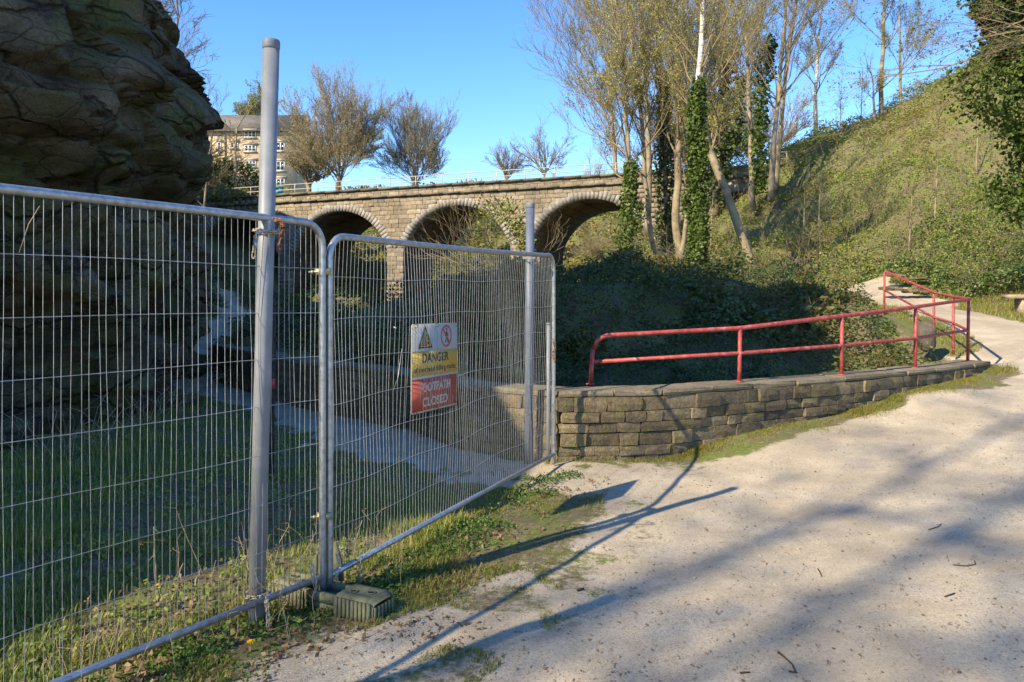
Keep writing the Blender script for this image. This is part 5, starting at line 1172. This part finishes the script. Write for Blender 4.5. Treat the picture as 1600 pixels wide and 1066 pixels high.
pl_ = W(399, 378, 3.92); t = empty('padlock', tuple(pl_), 'small bright padlock hanging from the chain left of the post', 'padlock')
m = MB(pl_); m.box(pl_ - (0, 0, .012), (.018, .013, .045)); m.build('body', M['galv'], t)
m = MB(pl_); m.tube([pl_ + np.array((-.007, 0, .008)), pl_ + np.array((-.007, 0, .03)), pl_ + np.array((0, 0, .037)), pl_ + np.array((.007, 0, .03)), pl_ + np.array((.007, 0, .008))], .0025, 6); m.build('shackle', M['galv'], t, True)
pb = (a + (b - a) * ((W(0, 930, 4.06)[2] - a[2]) / (b[2] - a[2])))
chain(loop(pb, .060, pb[2] + .0, pb[2] + .012) + [pz(416, 940), pz(418, 952), pz(419, 966), pz(418, 980)], LM, 'pale chain round the foot of the grey post and bottom rail', 0)
chain([pz(489, 884, 4.28), pz(486, 892, 4.26), pz(491, 903, 4.24), pz(494, 915, 4.25), pz(493, 935, 4.26)], LM, 'short chain hanging at the joint of the two fence panels, left strand', 0)
chain([pz(526, 868, 4.34), pz(529, 878, 4.33), pz(527, 893, 4.33), pz(526, 908, 4.33)], LM, 'short chain hanging at the joint of the two fence panels, right strand', 0)
pc2 = W(827, 402, 7.9)
chain(loop(pc2, .06, pc2[2], pc2[2] - .02) + [W(838, 398, 7.6), W(842, 404, 7.55), W(841, 412, 7.58)], LM, 'thin chain tying the second panel to the far grey post', 0)
chain([W(863, 530, 7.62), W(868, 545, 7.6), W(864, 552, 7.62), W(867, 566, 7.6)], LR, 'rusty links at the far end upright of the second panel', 0)

# couplers
def coupler(px, py, Y, label):
    c = W(px, py, Y); t = empty('steel_clip', tuple(c), label, 'clip', 'yellowish steel fence clips')
    m = MB(c); 
    for dx in (-.021, .021): m.tube([(c[0] + dx * d1[0] * 0 + dx, c[1] + .0, c[2] - .018), (c[0] + dx, c[1], c[2] + .018)], .0255, 14)
    m.build('clamp', M['brass'], t)
    m = MB(c); m.tube([c + np.array((-.075, -.02, -.002)), c + np.array((.05, -.02, .004))], .006, 8); m.build('bolt', M['brass'], t)
    m = MB(c); m.tube([c + np.array((-.06, -.02, -.002)), c + np.array((-.048, -.02, -.002))], .012, 6); m.build('nut', M['brass'], t)
coupler(504.5, 425, 4.375, 'upper steel clip joining the two fence panels'); coupler(507.5, 806, 4.375, 'lower steel clip joining the two fence panels')
m = MB(); c = W(510, 470, 4.40)
for dz in (-.016, .016):
    m.tube([c + np.array((.009 * math.cos(x), -.0215, dz * 1.05 + .016 * math.sin(x))) for x in np.linspace(0, 6.283, 15)], .0016, 5, False)
mk = m.build('painted_mark', simple('dark_teal_ink', [(.3, (.02, .08, .10)), (.7, (.03, .12, .14))], .6, 9), None, True); mk.parent = pan2; mk.matrix_parent_inverse = Matrix.Translation(-Vector(pan2.location))

# rubber foot block
fc = (W(432, 905, 4.5) + W(606, 930, 4.14)) / 2; fc[2] = 0; g = gz1(fc[0], fc[1]); fd = W(606, 930, 4.14) - W(432, 905, 4.5); ang = math.atan2(fd[1], fd[0])
foot = empty('rubber_block', (fc[0], fc[1], g), 'olive green ribbed rubber fence foot holding the joint of the panels', 'fence foot', rz=ang); foot.scale = (.92, .86, .9)
import bmesh
def lobe(sg):
    m = MB(); x0, x1 = .12 * sg, .40 * sg; hw = .115; z1 = .135
    xs = [x0, x0 + .02 * sg, x1 - .07 * sg, x1 - .02 * sg, x1]; hs = [.115, z1, z1, z1 * .86, .05]; ws_ = [1, 1, 1, .93, .86]
    n = 21; ys = np.linspace(-1, 1, n); V_ = []; 
    for i, x in enumerate(np.linspace(0, 1, 25)):
        X_ = x0 + (x1 - x0) * x; hh = np.interp(x, [0, .04, .86, .95, 1], [.124, z1, z1, z1 * .93, z1*.80]); w_ = hw * np.interp(x, [0, .9, 1], [1, 1, .95])
        rib = 0
        prof_ = [(-w_ - rib - .006, -.03), (-w_ - rib, .03), (-w_ - rib + .002, hh * .8), (-w_ * .86, hh - .004), (-w_ * .45, hh), (-w_ * .40, hh - (.010 if .15 < x < .8 else 0)), (w_ * .40, hh - (.010 if .15 < x < .8 else 0)), (w_ * .45, hh), (w_ * .86, hh - .004), (w_ + rib - .002, hh * .8), (w_ + rib, .03), (w_ + rib + .006, -.03)]
        V_ += [(X_, y, z) for y, z in prof_]
    k = 12; f = [(i * k + j, i * k + j + 1, (i + 1) * k + j + 1, (i + 1) * k + j) for i in range(24) for j in range(k - 1)]
    m.add(V_, f); m.f.setdefault(k, []).append(np.array([list(range(k)), list(range(24 * k, 25 * k))[::-1]]))
    for i in range(9):
        for sy in (-1, 1): m.box(((x0 + x1) / 2 + (i - 4) * .0295, sy * (hw + .004), .045), (.019, .018, .145))
    for i in range(6): m.box((x1 + .003 * sg, (i - 2.5) * .036, .035), (.014, .020, .115))
    return m.build('ribbed_block', M['foot'], foot)
lobe(1); lobe(-1)
m = MB(); m.box((0, 0, .028), (.244, .20, .085)); 
for y in (-.085, .085): m.box((0, y, .085), (.235, .035, .06))
m.build('saddle', M['foot'], foot)
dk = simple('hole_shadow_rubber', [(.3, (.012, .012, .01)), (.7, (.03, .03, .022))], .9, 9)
for sg in (1, -1):
    for (x, y) in ((.19, -.01), (.30, .02)):
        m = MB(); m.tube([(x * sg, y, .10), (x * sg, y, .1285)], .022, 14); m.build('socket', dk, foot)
        m = MB(); m.tube([(x * sg + .025 * math.cos(q), y + .025 * math.sin(q), .129) for q in np.linspace(0, 6.283, 19)], .005, 6, False); m.build('socket_rim', M['foot'], foot)
def fin(px, py, h, Y, lean):
    c = W(px, py, Y); m = MB(c); e = np.array((math.cos(ang), math.sin(ang), 0)); 
    m.prism([(-.055, 0), (.055, 0), (.045, h * .5), (.012 + lean, h), (-.03 + lean, h * .7)], c, e, (0, 0, 1), .02); return m
for (px, py, h, Y, ln, lab) in ((487, 935, .26, 4.40, .035, 'upright wedge shaped concrete scrap left of the fence joint'), (526, 905, .22, 4.52, -.01, 'upright wedge shaped concrete scrap behind the fence joint')):
    m = fin(px, py, h, Y, ln); tag(m.build('concrete_wedge', M['foot'], None), lab, 'concrete block')

# dandelions and twigs
yel, nt_, b_ = newmat('dandelion_yellow', .6); b_.inputs['Base Color'].default_value = (.85, .50, .01, 1)
stm = simple('flower_stem', [(.3, (.10, .14, .04)), (.7, (.16, .2, .07))], .7, 9)
def dandelion(px, py, r_, label, h=.05):
    Y = 2040 / (py + 12 - 470) if True else 0; x = (px - 800) / F * Y
    for _ in range(4): Y = F * (CZ - gz1(x, Y) - h) / (py - 470); x = (px - 800) / F * Y
    g = gz1(x, Y); t = empty('dandelion', (x, Y, g), label, 'flower', 'yellow dandelions in the grass')
    m = MB((x, Y, g)); m.tube([(x, Y, g - .01), (x + .003, Y, g + h)], .0022, 6); m.build('stem', stm, t)
    m = MB((x, Y, g)); rg = random.Random(px)
    for ring_, (k, rr2, zz) in enumerate(((18, 1.0, 0), (14, .72, .004), (9, .4, .007))):
        for i in range(k):
            q = 6.283 * i / k + rg.uniform(-.1, .1); R_ = r_ * rr2 * rg.uniform(.85, 1.1); w = r_ * .16; c_, s_ = math.cos(q), math.sin(q); Z = g + h + zz
            m.add([(x, Y, Z), (x + c_ * R_ * .7 - s_ * w, Y + s_ * R_ * .7 + c_ * w, Z + .003), (x + c_ * R_, Y + s_ * R_, Z + .002 - .002 * ring_), (x + c_ * R_ * .7 + s_ * w, Y + s_ * R_ * .7 - c_ * w, Z + .003)], [(0, 1, 2, 3)])
    m.build('petals', yel, t)
for d_ in ((392, 1003, .024, 'large yellow dandelion in front of the grey post'), (262, 768, .022, 'yellow dandelion left of two in the shaded grass, upper'), (257, 805, .022, 'yellow dandelion just below another in the shaded grass'), (326, 804, .022, 'yellow dandelion nearer the grey post in shaded grass'), (247, 915, .018, 'small yellow dandelion low behind the front mesh panel'), (817, 758, .02, 'small yellow dandelion under the far end of the bottom rail'), (458, 585, .03, 'yellow dandelion on the grass beside the far path')): dandelion(*d_)
tw = simple('dark_twig', [(.3, (.04, .03, .02)), (.7, (.09, .065, .04))], .9, 20)
def stick(pts, r_, label):
    P = []
    for px, py in pts:
        Y = 2040 / (py - 470); x = (px - 800) / F * Y
        for _ in range(4): Y = F * (CZ - gz1(x, Y)) / (py - 470); x = (px - 800) / F * Y
        P.append(np.array((x, Y, gz1(x, Y) + r_ * 1.2 + .004 * random.random())))
    m = MB(P[0]); m.tube(P, [r_ * (1 - .5 * i / len(P)) for i in range(len(P))], 6); tag(m.build('twig', tw, None), label, 'twig', 'fallen twigs on the gravel')
stick([(1216, 1021), (1228, 1031), (1237, 1040), (1242, 1050)], .005, 'dark crooked twig lying on the gravel near the bottom edge')
stick([(1232, 1051), (1246, 1053)], .004, 'short twig end beside the crooked twig')
stick([(1278, 890), (1281, 896), (1284, 902)], .004, 'tiny dark twig curl right of centre on the gravel')
stick([(1451, 829), (1466, 824), (1471, 819)], .0035, 'thin pale bent twig on the upper gravel')
stick([(1489, 884), (1510, 886), (1524, 883), (1523, 877)], .0035, 'hooked thin twig toward the right edge')
stick([(1476, 934), (1492, 929)], .004, 'straight short twig below the hooked one')
stick([(902, 925), (912, 922)], .007, 'bark scrap beside the long shadow')
stick([(1156, 1054), (1172, 1052)], .004, 'little twig at the bottom centre')
# broken stalk caught in the mesh
for k, (q0, q1, q2, lab) in enumerate((((614, 612, 4.92), (622, 590, 4.94), (628, 545, 4.97), 'bent loose wire hanging beside the danger sign'), ((30, 395, 3.3), (45, 350, 3.3), (62, 322, 3.3), 'pale dry stalk poking up behind the top left mesh'))):
    m = MB(W(*q0)); m.tube([W(*q0), W(*q1), W(*q2)], .002, 5); tag(m.build('loose_stalk', M['stalk'] if k else M['wire'], None), lab, 'stalk' if k else 'wire')
tagw = empty('white_tag', tuple(W(617, 512, 5.0)), 'tiny white plastic tag on the mesh left of the sign', 'tag'); m = MB(tagw.location); m.box(tagw.location, (.022, .004, .009), Matrix.Rotation(R(25), 3, 'Y')); m.build('strip', SW, tagw)
